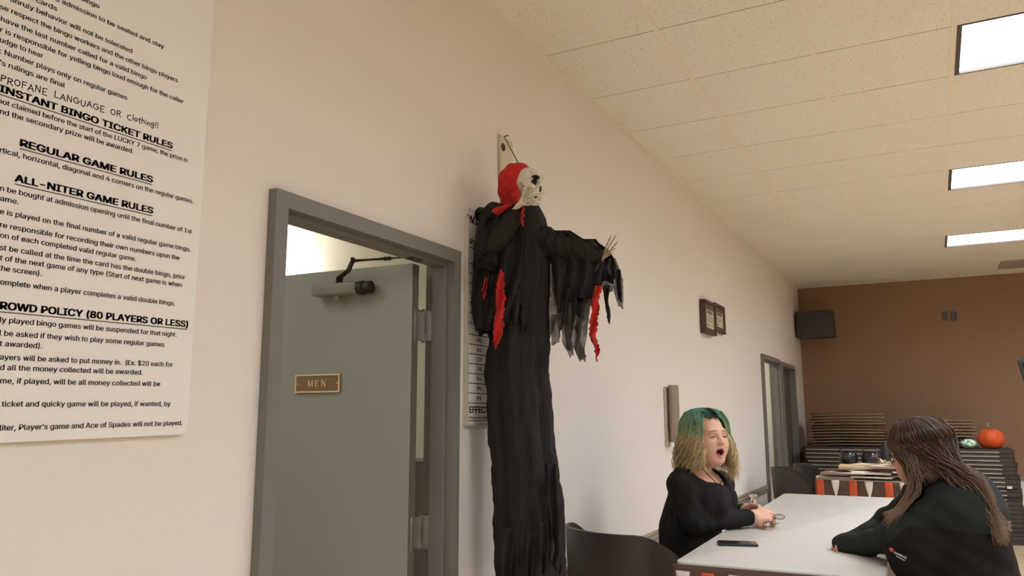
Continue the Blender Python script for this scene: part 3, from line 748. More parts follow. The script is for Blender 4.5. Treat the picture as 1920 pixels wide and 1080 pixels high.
DKGREY = mat('dark_grey_door', (84, 80, 76), .5)
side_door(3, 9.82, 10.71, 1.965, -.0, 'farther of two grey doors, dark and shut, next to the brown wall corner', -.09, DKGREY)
# lit corridor behind the nearer one
bm = BM(); box(bm, (-1.6, 7.2, 0), (-1.5, 9.75, 2.5)); box(bm, (-1.5, 7.2, 0), (-TK - .002, 7.3, 2.5)); box(bm, (-1.5, 9.68, 0), (-TK - .001, 9.75, 2.5)); struct('wall_corridor', bm, WPAINT)
bm = BM(); box(bm, (-1.6, 7.2, 2.5), (-TK - .002, 9.75, 2.6)); struct('ceiling_corridor', bm, TEE)
cl_ = thing('corridor_light', 'corridor ceiling light behind the nearer grey door', 'ceiling light', (-.8, 8.4, 2.5))
bm = BM(); rbox(bm, (-1.0, 8.0, 2.46), (-.6, 8.8, 2.499), .004, 1); obj('lamp_frame', bm, LFRAME, cl_)
bm = BM(); box(bm, (-.97, 8.03, 2.452), (-.63, 8.77, 2.4599)); obj('diffuser', bm, emit_mat('corridor_diffuser', (1, .98, .92), 22), cl_)

# ------------------------------------------------------------------ ceiling vent, speaker, outlets, screen
bm = BM()
v0, v1 = at(1875, 489, Z=H), at(1872, 503, Z=H)
vt = thing('ceiling_vent', 'grey slatted air vent in the ceiling near the brown wall', 'vent', (2.6, 10.85, H))
VG = mat('vent_grey', (176, 164, 148), .5)
box(bm, (2.4, 10.60, H - .004), (3.0, 11.14, H - .0018)); obj('backing', bm, mat('vent_dark', (120, 110, 98), .7), vt)
bm = BM()
for a, b in (((2.4, 10.6), (3.0, 10.64)), ((2.4, 11.1), (3.0, 11.14)), ((2.4, 10.64), (2.44, 11.1)), ((2.96, 10.64), (3.0, 11.1))): box(bm, (a[0], a[1], H - .012), (b[0], b[1], H - .0041))
obj('vent_frame', bm, VG, vt)
bm = BM()
for i in range(11): box(bm, (2.44, 10.665 + i * .04, H - .011), (2.96, 10.685 + i * .04, H - .0042))
obj('slats', bm, VG, vt)

# loudspeaker in the corner
sa, sb = at(1489, 584, Y=11.05), at(1563, 630, Y=11.05)
spk = thing('loudspeaker', 'dark wide loudspeaker high in the corner beside the brown wall', 'speaker', (sa.x + .25, 11.2, sb.z))
SPKB = mat('speaker_cabinet', (68, 62, 58), .6); SPKG = mat('speaker_grille', (72, 67, 63), .8, bump=.3, bscale=500)
x0s = max(.03, sa.x)
bm = BM(); rbox(bm, (x0s, 11.06, sb.z), (sb.x, 11.36, sa.z), .012, 2); obj('cabinet', bm, SPKB, spk, 40)
bm = BM(); rbox(bm, (x0s + .02, 11.045, sb.z + .02), (sb.x - .03, 11.0598, sa.z - .02), .006, 2); obj('grille', bm, SPKG, spk, 40)
bm = BM(); rbox(bm, (x0s + .18, 11.36, sb.z + .1), (x0s + .3, 11.4, sb.z + .22), .004, 1); rbox(bm, (x0s + .22, 11.4, sb.z + .13), (x0s + .26, 11.598, sb.z + .19), .004, 1); obj('bracket', bm, DKSTEEL, spk)

OUT = mat('outlet_plate', (86, 80, 76), .5)
for i, (px, nm) in enumerate(((1772, 'left one of two small dark plates high on the brown wall'), (1788.5, 'right one of two small dark plates high on the brown wall'))):
    c = at(px, 592.5, Y=Y1)
    t = thing('wall_plate', nm, 'wall plate', (c.x, Y1, c.z), 'pair of dark wall plates')
    bm = BM(); rbox(bm, (c.x - .034, Y1 - .012, c.z - .058), (c.x + .034, Y1 - .0005, c.z + .058), .003, 1); obj('plate', bm, OUT, t)
    bm = BM()
    for dz in (-.028, .028): lathe(bm, (c.x, Y1 - .013, c.z + dz), [(.017, -.003), (.019, .001)], 14, 'Y')
    obj('socket', bm, DKSTEEL, t)

# television at the right edge
ta, tb = at(1908, 675, Y=9.4), at(1920, 747, Y=9.4)
tv = thing('television', 'dark wall screen cut off by the right edge of the view', 'television', (ta.x + .55, 9.5, tb.z - .3))
Mt = Matrix.Translation((ta.x, 9.4, ta.z)) @ Matrix.Rotation(-.17, 4, 'Y')
bm = BM(); rbox(bm, (0, 0, -.68), (1.1, .06, 0), .008, 2, 0, Mt); obj('screen_frame', bm, DARK, tv, 40)
bm = BM(); rbox(bm, (.025, -.003, -.65), (1.075, .0, -.03), .001, 1, 0, Mt); obj('screen', bm, mat('screen_glass', (24, 26, 28), .12), tv)
bm = BM(); c = Mt @ Vector((.55, .06, -.3)); tube(bm, [c, (c.x, 9.62, c.z), (c.x, 9.62, H)], .02, 10); obj('ceiling_mount', bm, DKSTEEL, tv, 40)
RULE_LINES = [
    ('s bingo', 0.952, 2.291, 1.009, 2.295, 0),
    ('paid admission to be seated and stay', 0.889, 2.262, 1.179, 2.273, 0),
    ('h cards', 0.859, 2.239, 0.917, 2.245, 0),
    ('r unruly behavior will not be tolerated', 0.813, 2.220, 1.097, 2.227, 0),
    ('se respect the bingo workers and the other bingo players', 0.806, 2.195, 1.224, 2.205, 0),
    ('have the last number called for a valid bingo', 0.810, 2.171, 1.139, 2.179, 0),
    ('r is responsible for yelling bingo loud enough for the caller', 0.811, 2.149, 1.245, 2.158, 0),
    ('udge to hear', 0.813, 2.124, 0.898, 2.131, 0),
    (': Number plays only on regular games', 0.815, 2.106, 1.094, 2.112, 0),
    ('’s rulings are final', 0.817, 2.080, 0.949, 2.086, 0),
    ('PROFANE LANGUAGE OR Clothing!!', 0.821, 2.066, 1.182, 2.084, 2),
    ('INSTANT BINGO TICKET RULES', 0.822, 2.030, 1.222, 2.036, 1),
    ('not claimed before the start of the LUCKY 7 game, the prize is', 0.821, 2.004, 1.268, 2.015, 0),
    ('nd the secondary prize will be awarded.', 0.827, 1.983, 1.120, 1.993, 0),
    ('REGULAR GAME RULES', 0.871, 1.933, 1.175, 1.939, 1),
    ('rtical, horizontal, diagonal and 4 corners on the regular games.', 0.834, 1.909, 1.293, 1.917, 0),
    ('ALL-NITER GAME RULES', 0.868, 1.858, 1.182, 1.866, 1),
    ('n be bought at admission opening until the final number of 1st', 0.842, 1.835, 1.294, 1.841, 0),
    ('ame.', 0.844, 1.814, 0.879, 1.815, 0),
    ('e is played on the final number of a valid regular game bingo.', 0.846, 1.789, 1.294, 1.796, 0),
    ('re responsible for recording their own numbers upon the', 0.849, 1.762, 1.264, 1.770, 0),
    ('on of each completed valid regular game.', 0.851, 1.743, 1.148, 1.747, 0),
    ('st be called at the time the card has the double bingo, prior', 0.853, 1.718, 1.283, 1.726, 0),
    ('t of the next game of any type (Start of next game is when', 0.855, 1.697, 1.275, 1.706, 0),
    ('the screen).', 0.854, 1.676, 0.938, 1.680, 0),
    ('omplete when a player completes a valid double bingo.', 0.860, 1.651, 1.260, 1.659, 0),
    ('ROWD POLICY (80 PLAYERS OR LESS)', 0.865, 1.604, 1.300, 1.612, 1),
    ('ly played bingo games will be suspended for that night.', 0.867, 1.579, 1.270, 1.586, 0),
    ('l be asked if they wish to play some regular games', 0.869, 1.554, 1.238, 1.560, 0),
    ('t awarded).', 0.871, 1.535, 0.953, 1.535, 0),
    ('ayers will be asked to put money in.  (Ex. $20 each for', 0.874, 1.507, 1.265, 1.515, 0),
    ('d all the money collected will be awarded.', 0.876, 1.489, 1.186, 1.493, 0),
    ('me, if played, will be all money collected will be', 0.879, 1.463, 1.234, 1.469, 0),
    ('ticket and quicky game will be played, if wanted, by', 0.886, 1.421, 1.266, 1.424, 0),
    ('liter, Player’s game and Ace of Spades will not be played.', 0.887, 1.375, 1.302, 1.380, 0),
]
# ------------------------------------------------------------------ rules board
XB = .012
sgn = thing('rules_board', 'large white board of printed bingo rules at the left edge of the view', 'sign', (0, .85, 1.35))
bm = BM()
tilt = .0166
def wp(y, z, x=XB): return Vector((x, y, z + (y - 1.31) * tilt))
r_ = .02; yl, yr, zb, zt = .34, 1.318, 1.358, 2.62
out = []
for (cy, cz_, a0) in ((yr - r_, zb + r_, -90), (yr - r_, zt - r_, 0), (yl + r_, zt - r_, 90), (yl + r_, zb + r_, 180)):
    for k in range(7):
        a = math.radians(a0 + 15 * k); out.append(wp(cy + r_ * math.cos(a), cz_ + r_ * math.sin(a), .001))
poly(bm, out, (1, 0, 0), XB - .001)
obj('panel', bm, WHITE, sgn)
bm = BM()
RV = Vector((0, 1, tilt)).normalized(); UV_ = Vector((0, 0, 1))
def ribbon(bm, pts, w, n, th=.0004):
    """flat pen stroke along pts in the wall plane"""
    n = Vector(n)
    for p, q in zip(pts, pts[1:]):
        p, q = Vector(p), Vector(q); d = (q - p)
        if d.length < 1e-6: continue
        d.normalize(); s_ = n.cross(d) * w / 2; e_ = d * w * .35
        vs = [bm.verts.new(v + n * th) for v in (p - e_ - s_, q + e_ - s_, q + e_ + s_, p - e_ + s_)]
        bm.faces.new(vs)
def arc(cx, cy, rx, ry, a0, a1, n=9):
    return [(cx + rx * math.cos(math.radians(a0 + (a1 - a0) * i / n)), cy + ry * math.sin(math.radians(a0 + (a1 - a0) * i / n))) for i in range(n + 1)]
GL = {'P': ([[(.1, 0), (.1, 1)], [(.1, 1), (.5, .95), (.6, .75), (.45, .55), (.1, .5)]], .75),
      'R': ([[(.1, 0), (.1, 1)], [(.1, 1), (.5, .95), (.6, .75), (.45, .55), (.1, .5)], [(.3, .5), (.65, 0)]], .8),
      'O': ([arc(.35, .5, .32, .45, 0, 360)], .85), 'F': ([[(.1, 0), (.1, 1), (.6, 1)], [(.1, .55), (.5, .55)]], .75),
      'A': ([[(0, 0), (.35, 1), (.7, 0)], [(.12, .38), (.58, .38)]], .85), 'N': ([[(.08, 0), (.08, 1), (.6, 0), (.6, 1)]], .85),
      'E': ([[(.6, 1), (.1, 1), (.1, 0), (.6, 0)], [(.1, .5), (.5, .5)]], .75), 'L': ([[(.1, 1), (.1, 0), (.6, 0)]], .75),
      'G': ([arc(.4, .5, .35, .45, 50, 350) + [(.75, .5), (.45, .5)]], .95), 'U': ([[(.08, 1), (.1, .3), (.3, 0), (.5, .1), (.6, .4), (.62, 1)]], .85),
      'C': ([arc(.42, .45, .35, .45, 60, 310)], .8), 'l': ([[(.12, 1.05), (.12, 0)]], .32), 'o': ([arc(.25, .28, .22, .27, 0, 360)], .6),
      't': ([[(.2, .95), (.2, .05), (.4, 0)], [(0, .62), (.42, .62)]], .5), 'h': ([[(.08, 1), (.08, 0)], [(.08, .4), (.3, .58), (.42, .4), (.42, 0)]], .58),
      'i': ([[(.1, .5), (.1, 0)], [(.08, .76), (.12, .72)]], .3), 'n': ([[(.08, .55), (.08, 0)], [(.08, .38), (.28, .55), (.4, .4), (.42, 0)]], .58),
      'g': ([arc(.25, .28, .2, .25, 0, 360), [(.45, .5), (.45, -.3), (.25, -.45), (.05, -.3)]], .62), '!': ([[(.15, 1), (.12, .3)], [(.12, .08), (.12, 0)]], .35), ' ': ([], .75)}
def hand(bm, s, left, right, cap, w, n):
    tot = sum(GL[c][1] for c in s); L_ = Vector(left); d = (Vector(right) - L_); sx = d.length / tot; d.normalize(); x = 0; k = 0
    for c in s:
        k += 1
        st, ad = GL[c]; jz = .1 * math.sin(k * 2.3); up = UV_
        for pl in st:
            ribbon(bm, [L_ + d * (x + p[0]) * sx + up * (p[1] + jz) * cap for p in pl], w, n)
        x += ad
bmu = BM()
for (t_, ya, za, yb, zb_, kind) in RULE_LINES:
    A_, B_ = Vector((XB, ya, za)), Vector((XB, yb, zb_))
    dirv = (B_ - A_)
    if kind == 2:
        hand(bmu, t_, A_ + Vector((0, 0, -.016)), B_ + Vector((0, 0, -.010)), .0135, .0021, (1, 0, 0)); continue
    cap = .0205 if kind == 1 else .0152
    dv = Vector((0, 1, tilt))
    if yb - ya > .2: dv = (dv.normalized() * .6 + dirv.normalized() * .4)
    st_ = B_ - dv.normalized() * dirv.length
    text_into(bm, t_, st_, dv, UV_, dirv.length, cap, .036 if kind == 1 else .0115 + 0 * kind)
    if kind == 1:
        n_ = Vector((.0006, 0, 0)); 
        a_ = st_ + UV_ * (-.0065); b_ = st_ + dv.normalized() * dirv.length + UV_ * (-.0065)
        vs = [bm.verts.new(v + n_) for v in (a_, b_, b_ + UV_ * .0022, a_ + UV_ * .0022)]; bm.faces.new(vs)
obj('lettering', bm, INK, sgn)
obj('handwriting', bmu, BLACKINK, sgn)['label'] = 'handwritten black marker line'

# ------------------------------------------------------------------ price board behind the reaper
pb_ = thing('price_board', 'tall white price list board with numbered rows, half hidden behind the reaper', 'sign', (0, 2.8, 1.36))
XP = .016; py0, py1 = 2.592, 3.12
pz = lambda y: at(871, y, X=XP).z
zt, zb = pz(388), pz(797)
bm = BM(); rbox(bm, (.001, py0, zb), (XP, py1, zt), .004, 2); obj('panel', bm, WHITE, pb_)
bm = BM(); rx = XP
RIM = mat('board_rim', (206, 199, 188), .5)
for a, b in (((py0 - .004, zb - .004), (py0 + .006, zt + .004)), ((py0 + .006, zb - .004), (py1, zb + .006)), ((py0 + .006, zt - .006), (py1, zt + .004))):
    box(bm, (.001, a[0], a[1]), (XP + .003, b[0], b[1]))
obj('rim', bm, RIM, pb_)
bm = BM()
def hline(z, y0, y1, w=.003): box(bm, (XP, y0, z - w / 2), (XP + .0006, y1, z + w / 2))
zl = lambda y: at(895, y, X=XP).z
yv = at(876, 600, X=XP).y
for y in (420, 467, 496, 514, 532, 550, 568, 587, 606, 627, 645, 663, 681, 699, 717.5, 735.5, 754): hline(zl(y + 2), yv, py1)
hline(zl(789), yv, py1)
box(bm, (XP, yv - .0015, zl(791)), (XP + .0006, yv + .0015, zl(420)))
for n_, y in ((60, 636), (66, 654), (72, 672), (78, 690), (84, 708), (90, 726), (96, 744.5)):
    c = at(898.5, y + 5.5, X=XP); text_into(bm, str(n_), c - Vector((0, .018, 0)), (0, 1, 0), (0, 0, 1), .033, .0205, .018)
def pl(s, x, y, cap, w, bold=.012):
    c = at(x, y, X=XP); text_into(bm, s, c, (0, 1, 0), (0, 0, 1), w, cap, bold)
wpx = lambda xa, xb, y: at(xb, y, X=XP).y - at(xa, y, X=XP).y
pl('WI', 875.5, 414.5, .042, wpx(875.5, 896, 410), .02)
pl('P', 881, 456, .026, wpx(881, 888, 452), .012)
pl('EFFECTI', 880, 774, .034, wpx(880, 919, 770), .034)
pl('Price Includes', 879.5, 786, .016, wpx(879.5, 914, 785), .02)
obj('lettering', bm, BLACKINK, pb_)

# ------------------------------------------------------------------ small wall things
# hook plate above the reaper
hk = thing('hook_plate', 'white plastic plate with dark round hole on the wall above the reaper', 'wall hook', at(948, 275, X=0))
a, b = at(938, 256, X=.012), at(961, 300, X=.012)
bm = BM(); rbox(bm, (.001, a.y - .0, a.z - .185), (.014, a.y + .115, a.z + .01), .004, 2); obj('plate', bm, mat('plate_white', (214, 202, 182), .5), hk, 40)
bm = BM(); c = at(943.5, 276, X=.0145); lathe(bm, (.0145, c.y, c.z), [(.018, -.0003), (.018, .0012)], 20, 'X'); obj('hole', bm, DARK, hk)
c0 = at(946, 256, X=.015); 
bm = BM(); tube(bm, [(.012, c0.y, c0.z), (.034, c0.y, c0.z + .002)], .003, 8); obj('peg', bm, DKSTEEL, hk, 40)

# framed certificates
FRW = mat('walnut_frame', (74, 54, 42), .45); PAPER = mat('certificate_paper', (206, 196, 168), .6); MATB = mat('dark_mat_board', (98, 80, 64), .7)
GILT = mat('gilt_edge', (190, 164, 112), .4, .4)
def certificate(ya, yb, za, zb, dp, label):
    t = thing('framed_certificate', label, 'picture frame', (0, (ya + yb) / 2, za), 'pair of framed certificates')
    bm = BM(); w = .028
    for a, b in (((ya, za), (yb, za + w)), ((ya, zb - w), (yb, zb)), ((ya, za + w), (ya + w, zb - w)), ((yb - w, za + w), (yb, zb - w))):
        rbox(bm, (.002, a[0], a[1]), (dp, b[0], b[1]), .003, 1)
    obj('frame', bm, FRW, t)
    bm = BM(); box(bm, (.003, ya + w, za + w), (dp - .012, yb - w, zb - w)); obj('mat_board', bm, MATB, t)
    bm = BM(); m_ = .045; box(bm, (dp - .0119, ya + w + m_ * .6, za + w + .02), (dp - .011, yb - w - .03, zb - w - .045)); pp = obj('paper', bm, PAPER, t)
    bm = BM(); yy0, yy1, zz0, zz1 = ya + w + m_ * .6, yb - w - .03, za + w + .02, zb - w - .045
    hh = zz1 - zz0; ww = yy1 - yy0
    for k, (u, v0, v1) in enumerate(((.88, .2, .8), (.80, .12, .88), (.72, .3, .7), (.6, .15, .85), (.5, .2, .8), (.42, .15, .85), (.34, .2, .8), (.14, .1, .42), (.14, .6, .92))):
        box(bm, (dp - .011, yy0 + ww * v0, zz0 + hh * u), (dp - .0106, yy0 + ww * v1, zz0 + hh * u + (.012 if k < 2 else .004)))
    lathe(bm, (dp - .0108, yy0 + ww * .25, zz0 + hh * .14), [(.012, -.0003), (.012, .0004)], 12, 'X')
    obj('print', bm, INK, pp)
    bm = BM(); box(bm, (dp - .0119, yb - w - .012, za + w), (dp - .010, yb - w - .004, zb - w)); obj('gilt_strip', bm, GILT, t)
certificate(6.15, 6.50, 2.045, 2.312, .05, 'dark wood framed certificate, left of the pair on the white wall')
certificate(6.57, 6.915, 2.095, 2.337, .03, 'dark wood framed certificate, right of the pair on the white wall')

# cylinder wall sconce
sc = thing('wall_sconce', 'brushed metal half cylinder wall sconce behind the green-haired woman', 'wall lamp', (0, 5.2, 1.2))
SCM = mat('sconce_metal', (168, 155, 138), .42, .45)
bm = BM(); a, b = at(1249.5, 726, X=.006), at(1249.5, 838, X=.006); rbox(bm, (.001, a.y - .05, b.z), (.010, a.y + .05, a.z), .003, 1); obj('back_plate', bm, mat('sconce_plate', (196, 182, 162), .5), sc)
c0 = at(1262, 722, Y=5.2); c1 = at(1262, 829, Y=5.2)
bm = BM()
n_ = 20; R_ = .035
lathe(bm, (c0.x, 5.2, 0), [(R_ - .004, c1.z), (R_, c1.z + .004), (R_, c0.z - .004), (R_ - .004, c0.z)], 28); obj('cylinder', bm, SCM, sc, 40)
bm = BM(); rbox(bm, (.0101, 5.185, (c0.z + c1.z) / 2 - .03 - .08), (c0.x - R_ + .006, 5.215, (c0.z + c1.z) / 2 + .03 - .08), .002, 1); obj('arm', bm, DKSTEEL, sc)

# ------------------------------------------------------------------ hanging reaper
ROBE = mat('black_robe', (40, 36, 34), .75, var=.12, scale=14, bump=.35, bscale=60, spec=.25)
def crinkle(m, s=(42, 42, 9), strength=.9, dist=.012):
    nt = m.node_tree; b = nt.nodes['Principled BSDF']; tc = nt.nodes.new('ShaderNodeTexCoord'); mp = nt.nodes.new('ShaderNodeMapping')
    mp.inputs['Scale'].default_value = s; n = nt.nodes.new('ShaderNodeTexNoise'); n.inputs['Scale'].default_value = 1; n.inputs['Detail'].default_value = 6; n.inputs['Distortion'].default_value = .8
    nt.links.new(tc.outputs['Object'], mp.inputs['Vector']); nt.links.new(mp.outputs[0], n.inputs['Vector'])
    bp = nt.nodes.new('ShaderNodeBump'); bp.inputs['Strength'].default_value = strength; bp.inputs['Distance'].default_value = dist
    nt.links.new(n.outputs['Fac'], bp.inputs['Height']); nt.links.new(bp.outputs['Normal'], b.inputs['Normal'])
crinkle(ROBE)
REDCL = mat('red_cloth', (196, 34, 26), .8, var=.12, scale=30, bump=.3, bscale=80)
BONE = mat('bone', (226, 216, 196), .55, var=.06, scale=40)
BONE2 = mat('tan_bone', (160, 134, 100), .6)
SKULL = mat('skull_grey', (214, 206, 190), .55, var=.1, scale=25)
SOCK = mat('socket_black', (24, 20, 18), .7)
def gauze_mat():
    m = mat('black_gauze', (92, 87, 80), .9, var=.25, scale=30); crinkle(m, (60, 60, 25), .8, .01)
    nt = m.node_tree; b = nt.nodes['Principled BSDF']; o = nt.nodes['Material Output']
    tc = nt.nodes.new('ShaderNodeTexCoord'); n = nt.nodes.new('ShaderNodeTexNoise'); n.inputs['Scale'].default_value = 28; n.inputs['Detail'].default_value = 3; nt.links.new(tc.outputs['Object'], n.inputs['Vector'])
    mr = nt.nodes.new('ShaderNodeMapRange'); mr.inputs[1].default_value = .3; mr.inputs[2].default_value = .7; mr.inputs[3].default_value = .46; mr.inputs[4].default_value = .80; nt.links.new(n.outputs['Fac'], mr.inputs[0])
    tr = nt.nodes.new('ShaderNodeBsdfTransparent'); mx = nt.nodes.new('ShaderNodeMixShader'); nt.links.new(mr.outputs[0], mx.inputs[0])
    nt.links.new(tr.outputs[0], mx.inputs[1]); nt.links.new(b.outputs[0], mx.inputs[2]); nt.links.new(mx.outputs[0], o.inputs[0])
    return m
GAUZE = gauze_mat()
GY = 2.72
def gp(x, y, dy=0.0):
    p = at(x, y, Y=GY + dy); p.x = max(p.x, .028)
    return p
rp = thing('hanging_reaper', 'hooded skeleton reaper in ragged black robe and red hood hanging on the white wall', 'halloween prop', gp(985, 1080))
rnd = random.Random(3)
def curve(tab, y):
    for (y0, *a), (y1, *b) in zip(tab, tab[1:]):
        if y <= y1:
            t = max(0, min(1, (y - y0) / (y1 - y0))); t = t * t * (3 - 2 * t) * .5 + t * .5
            return [p + (q - p) * t for p, q in zip(a, b)]
    return list(tab[-1][1:])
# robe: silhouette rows (pixel row, left, right)
ROWS = [(380, 948, 1002), (390, 930, 1010), (402, 910, 1016), (420, 902, 1024), (450, 902, 1030), (500, 912, 1032), (560, 916, 1029), (640, 922, 1026), (700, 921, 1025),
        (760, 920, 1030), (830, 924, 1035), (900, 928, 1042), (960, 931, 1047), (1020, 933, 1050), (1080, 938, 1048), (1118, 940, 1046)]
bm = BM(); rings = []; NA = 72; NR = 64
for i in range(NR):
    y = 380 + (1112 - 380) * i / (NR - 1)
    xl, xr = curve(ROWS, y)
    a, b = gp(xl, y), gp(xr, y); c = (a + b) / 2; hw = (b - a).length / 2
    hd = .07 + .05 * min(1, (y - 380) / 300)
    ring = []
    s = min(1, max(0, (y - 400) / 260))
    for k in range(NA):
        th = 2 * PI * k / NA
        fold = s * (.055 * math.sin(9 * th + 1.3 + .7 * math.sin(y * .004)) + .03 * math.sin(17 * th + y * .006) + .04 * math.sin(5 * th + y * .011))
        wr = noise.noise((math.cos(th) * 2.2, math.sin(th) * 2.2, y * .018)) * .10 + noise.noise((math.cos(th) * 6, math.sin(th) * 6, y * .06)) * .05
        rr = 1 + fold + wr * (.5 + .5 * s) - .03
        p = c + Vector((math.cos(th) * hw * rr, -math.sin(th) * hd * rr, 0))
        p.x = max(p.x, .022)
        if i == NR - 1: p.z += .05 * noise.noise((th * 2, 3, 1))
        ring.append(bm.verts.new(p))
    rings.append(ring)
for a, b in zip(rings, rings[1:]):
    for k in range(NA): bm.faces.new((a[k], b[k], b[(k + 1) % NA], a[(k + 1) % NA]))
bm.faces.new(rings[0])
bm.normal_update()
obj('robe', bm, ROBE, rp, True)

def drape(bm, rows, dy=0.0, amp=.012, nfold=2.0, n=7, th=.0012, seed=0, rag=0.0, sub=4):
    """cloth strip through pixel rows (y, x left, x right[, extra y depth])"""
    r = random.Random(seed); grid = []
    R = (len(rows) - 1) * sub + 1
    ph = r.uniform(0, 6)
    for i in range(R):
        u = i / sub; a = rows[min(int(u), len(rows) - 2)]; b = rows[min(int(u), len(rows) - 2) + 1]; t = u - min(int(u), len(rows) - 2)
        t2 = t * t * (3 - 2 * t) * .4 + t * .6
        y = a[0] + (b[0] - a[0]) * t; xl = a[1] + (b[1] - a[1]) * t2; xr = a[2] + (b[2] - a[2]) * t2
        xl += r.uniform(-rag, rag); xr += r.uniform(-rag, rag)
        row = []
        for k in range(n):
            v = k / (n - 1)
            d = dy + amp * math.sin(nfold * PI * v + ph + i * .35) + amp * .7 * noise.noise((v * 2 + seed, i * .3, seed * 1.7))
            yy = y + (3 * math.sin(v * 5 + seed) if i == R - 1 else 0)
            row.append(gp(xl + (xr - xl) * v, yy, d))
        grid.append(row)
    sheet(bm, grid, th)

# sleeve of the stretched arm: padded tube plus hanging panel
arm = [(1000, 428), (1024, 446), (1048, 456), (1074, 457), (1102, 466), (1128, 477)]
arad = [.05, .056, .05, .046, .042, .030]
bm = BM()
pts = [gp(x, y + 8) for x, y in arm]
N_ = 26; P_ = []; R_ = []
for i in range(N_):
    u = i / (N_ - 1) * (len(pts) - 1); k = min(int(u), len(pts) - 2); t = u - k
    P_.append(pts[k].lerp(pts[k + 1], t) + Vector((0, 0, .004 * math.sin(i * 1.9)))); R_.append((arad[k] + (arad[k + 1] - arad[k]) * t) * (1 + .12 * noise.noise((i * .6, 1, 2))))
tube(bm, P_, R_, 20)
drape(bm, [(432, 1022, 1070), (470, 1028, 1126), (510, 1036, 1130), (540, 1042, 1128), (562, 1050, 1116)], -.02, .012, 7, 25, seed=2, rag=1.5)
drape(bm, [(440, 1030, 1080), (480, 1050, 1132), (530, 1060, 1130), (575, 1072, 1108), (600, 1086, 1100)], .03, .012, 6, 21, seed=5, rag=1.5)
drape(bm, [(448, 1078, 1118), (480, 1096, 1150), (510, 1112, 1158), (530, 1124, 1150)], .01, .014, 4, 13, seed=9, rag=1.5)
obj('sleeve', bm, ROBE, rp, True)
for sd, rows, dd in [
        (11, [(478, 1030, 1050), (520, 1031, 1052), (560, 1030, 1054), (600, 1029, 1044), (634, 1025, 1032)], .04),
        (12, [(520, 1040, 1066), (560, 1041, 1068), (590, 1044, 1062), (617, 1046, 1056)], .02),
        (13, [(590, 1036, 1052), (612, 1035, 1051), (645, 1034, 1049)], .03),
        (14, [(540, 1056, 1078), (580, 1060, 1076), (610, 1053, 1075), (640, 1054, 1072), (668, 1068, 1076)], .0),
        (15, [(545, 1078, 1108), (590, 1080, 1105), (630, 1081, 1100), (655, 1078, 1096), (677, 1086, 1098)], .015),
        (16, [(484, 1138, 1154), (500, 1136, 1160), (525, 1146, 1168), (550, 1152, 1169), (577, 1160, 1168)], .02),
        (18, [(500, 1034, 1062), (545, 1036, 1064), (585, 1046, 1066), (620, 1058, 1070), (655, 1062, 1074)], .05),
        (19, [(550, 1066, 1096), (600, 1064, 1092), (640, 1070, 1088), (672, 1084, 1100)], .04),
        (17, [(505, 1126, 1142), (530, 1127, 1146), (545, 1128, 1150)], .03)]:
    bm = BM(); drape(bm, rows, dd, .012, 2.2, 8, seed=sd, rag=.8); obj('gauze_strip', bm, GAUZE, rp, True)
for sd, rows, dd in [
        (21, [(540, 1056, 1070), (575, 1058, 1066), (608, 1052, 1064)], -.03),
        (22, [(545, 1068, 1082), (590, 1072, 1080), (618, 1070, 1073)], -.03),
        (23, [(535, 1130, 1143), (565, 1134, 1141), (590, 1138, 1145), (606, 1140, 1143)], -.02),
        (24, [(505, 1150, 1164), (540, 1156, 1165), (565, 1160, 1166)], -.01),
        (25, [(500, 1040, 1062), (545, 1042, 1056), (585, 1048, 1053)], -.03)]:
    bm = BM(); drape(bm, rows, dd, .01, 1.6, 6, seed=sd, rag=.8); obj('robe_strip', bm, ROBE, rp, True)

# sleeve of the raised arm: heavy draped cape at the left
bm = BM()
drape(bm, [(392, 912, 958), (402, 899, 972), (420, 896, 978), (460, 889, 980), (510, 886, 978), (560, 884, 968), (600, 887, 952), (618, 896, 944)], -.13, .014, 6, 27, seed=31, rag=1.2)
drape(bm, [(398, 905, 950), (440, 892, 968), (500, 886, 972), (570, 886, 960), (612, 892, 930), (628, 898, 912)], -.085, .014, 5, 23, seed=32, rag=1.5)
# rolled shoulder and the forearm inside the sleeve
tube(bm, [gp(925, 404, -.05), gp(918, 425, -.08), gp(914, 470, -.11), gp(914, 500, -.13)], [.045, .05, .05, .045], 18)
tube(bm, [gp(914, 500, -.13), gp(938, 450, -.14), gp(962, 408, -.14), gp(972, 388, -.14)], [.05, .045, .036, .026], 18)
tube(bm, [gp(902, 402, -.06), gp(925, 398, -.11), gp(950, 398, -.12)], [.03, .042, .03], 14)
obj('sleeve', bm, ROBE, rp, True)
for sd, rows, dd in [(41, [(560, 884, 910), (595, 886, 906), (622, 893, 902)], -.12), (42, [(590, 905, 922), (612, 908, 920), (627, 912, 917)], -.11),
                     (43, [(545, 950, 974), (580, 956, 974), (606, 962, 970)], -.12), (44, [(570, 972, 990), (600, 976, 992), (622, 982, 986)], -.1)]:
    bm = BM(); drape(bm, rows, dd, .01, 1.6, 6, seed=sd, rag=.8); obj('robe_strip', bm, ROBE, rp, True)
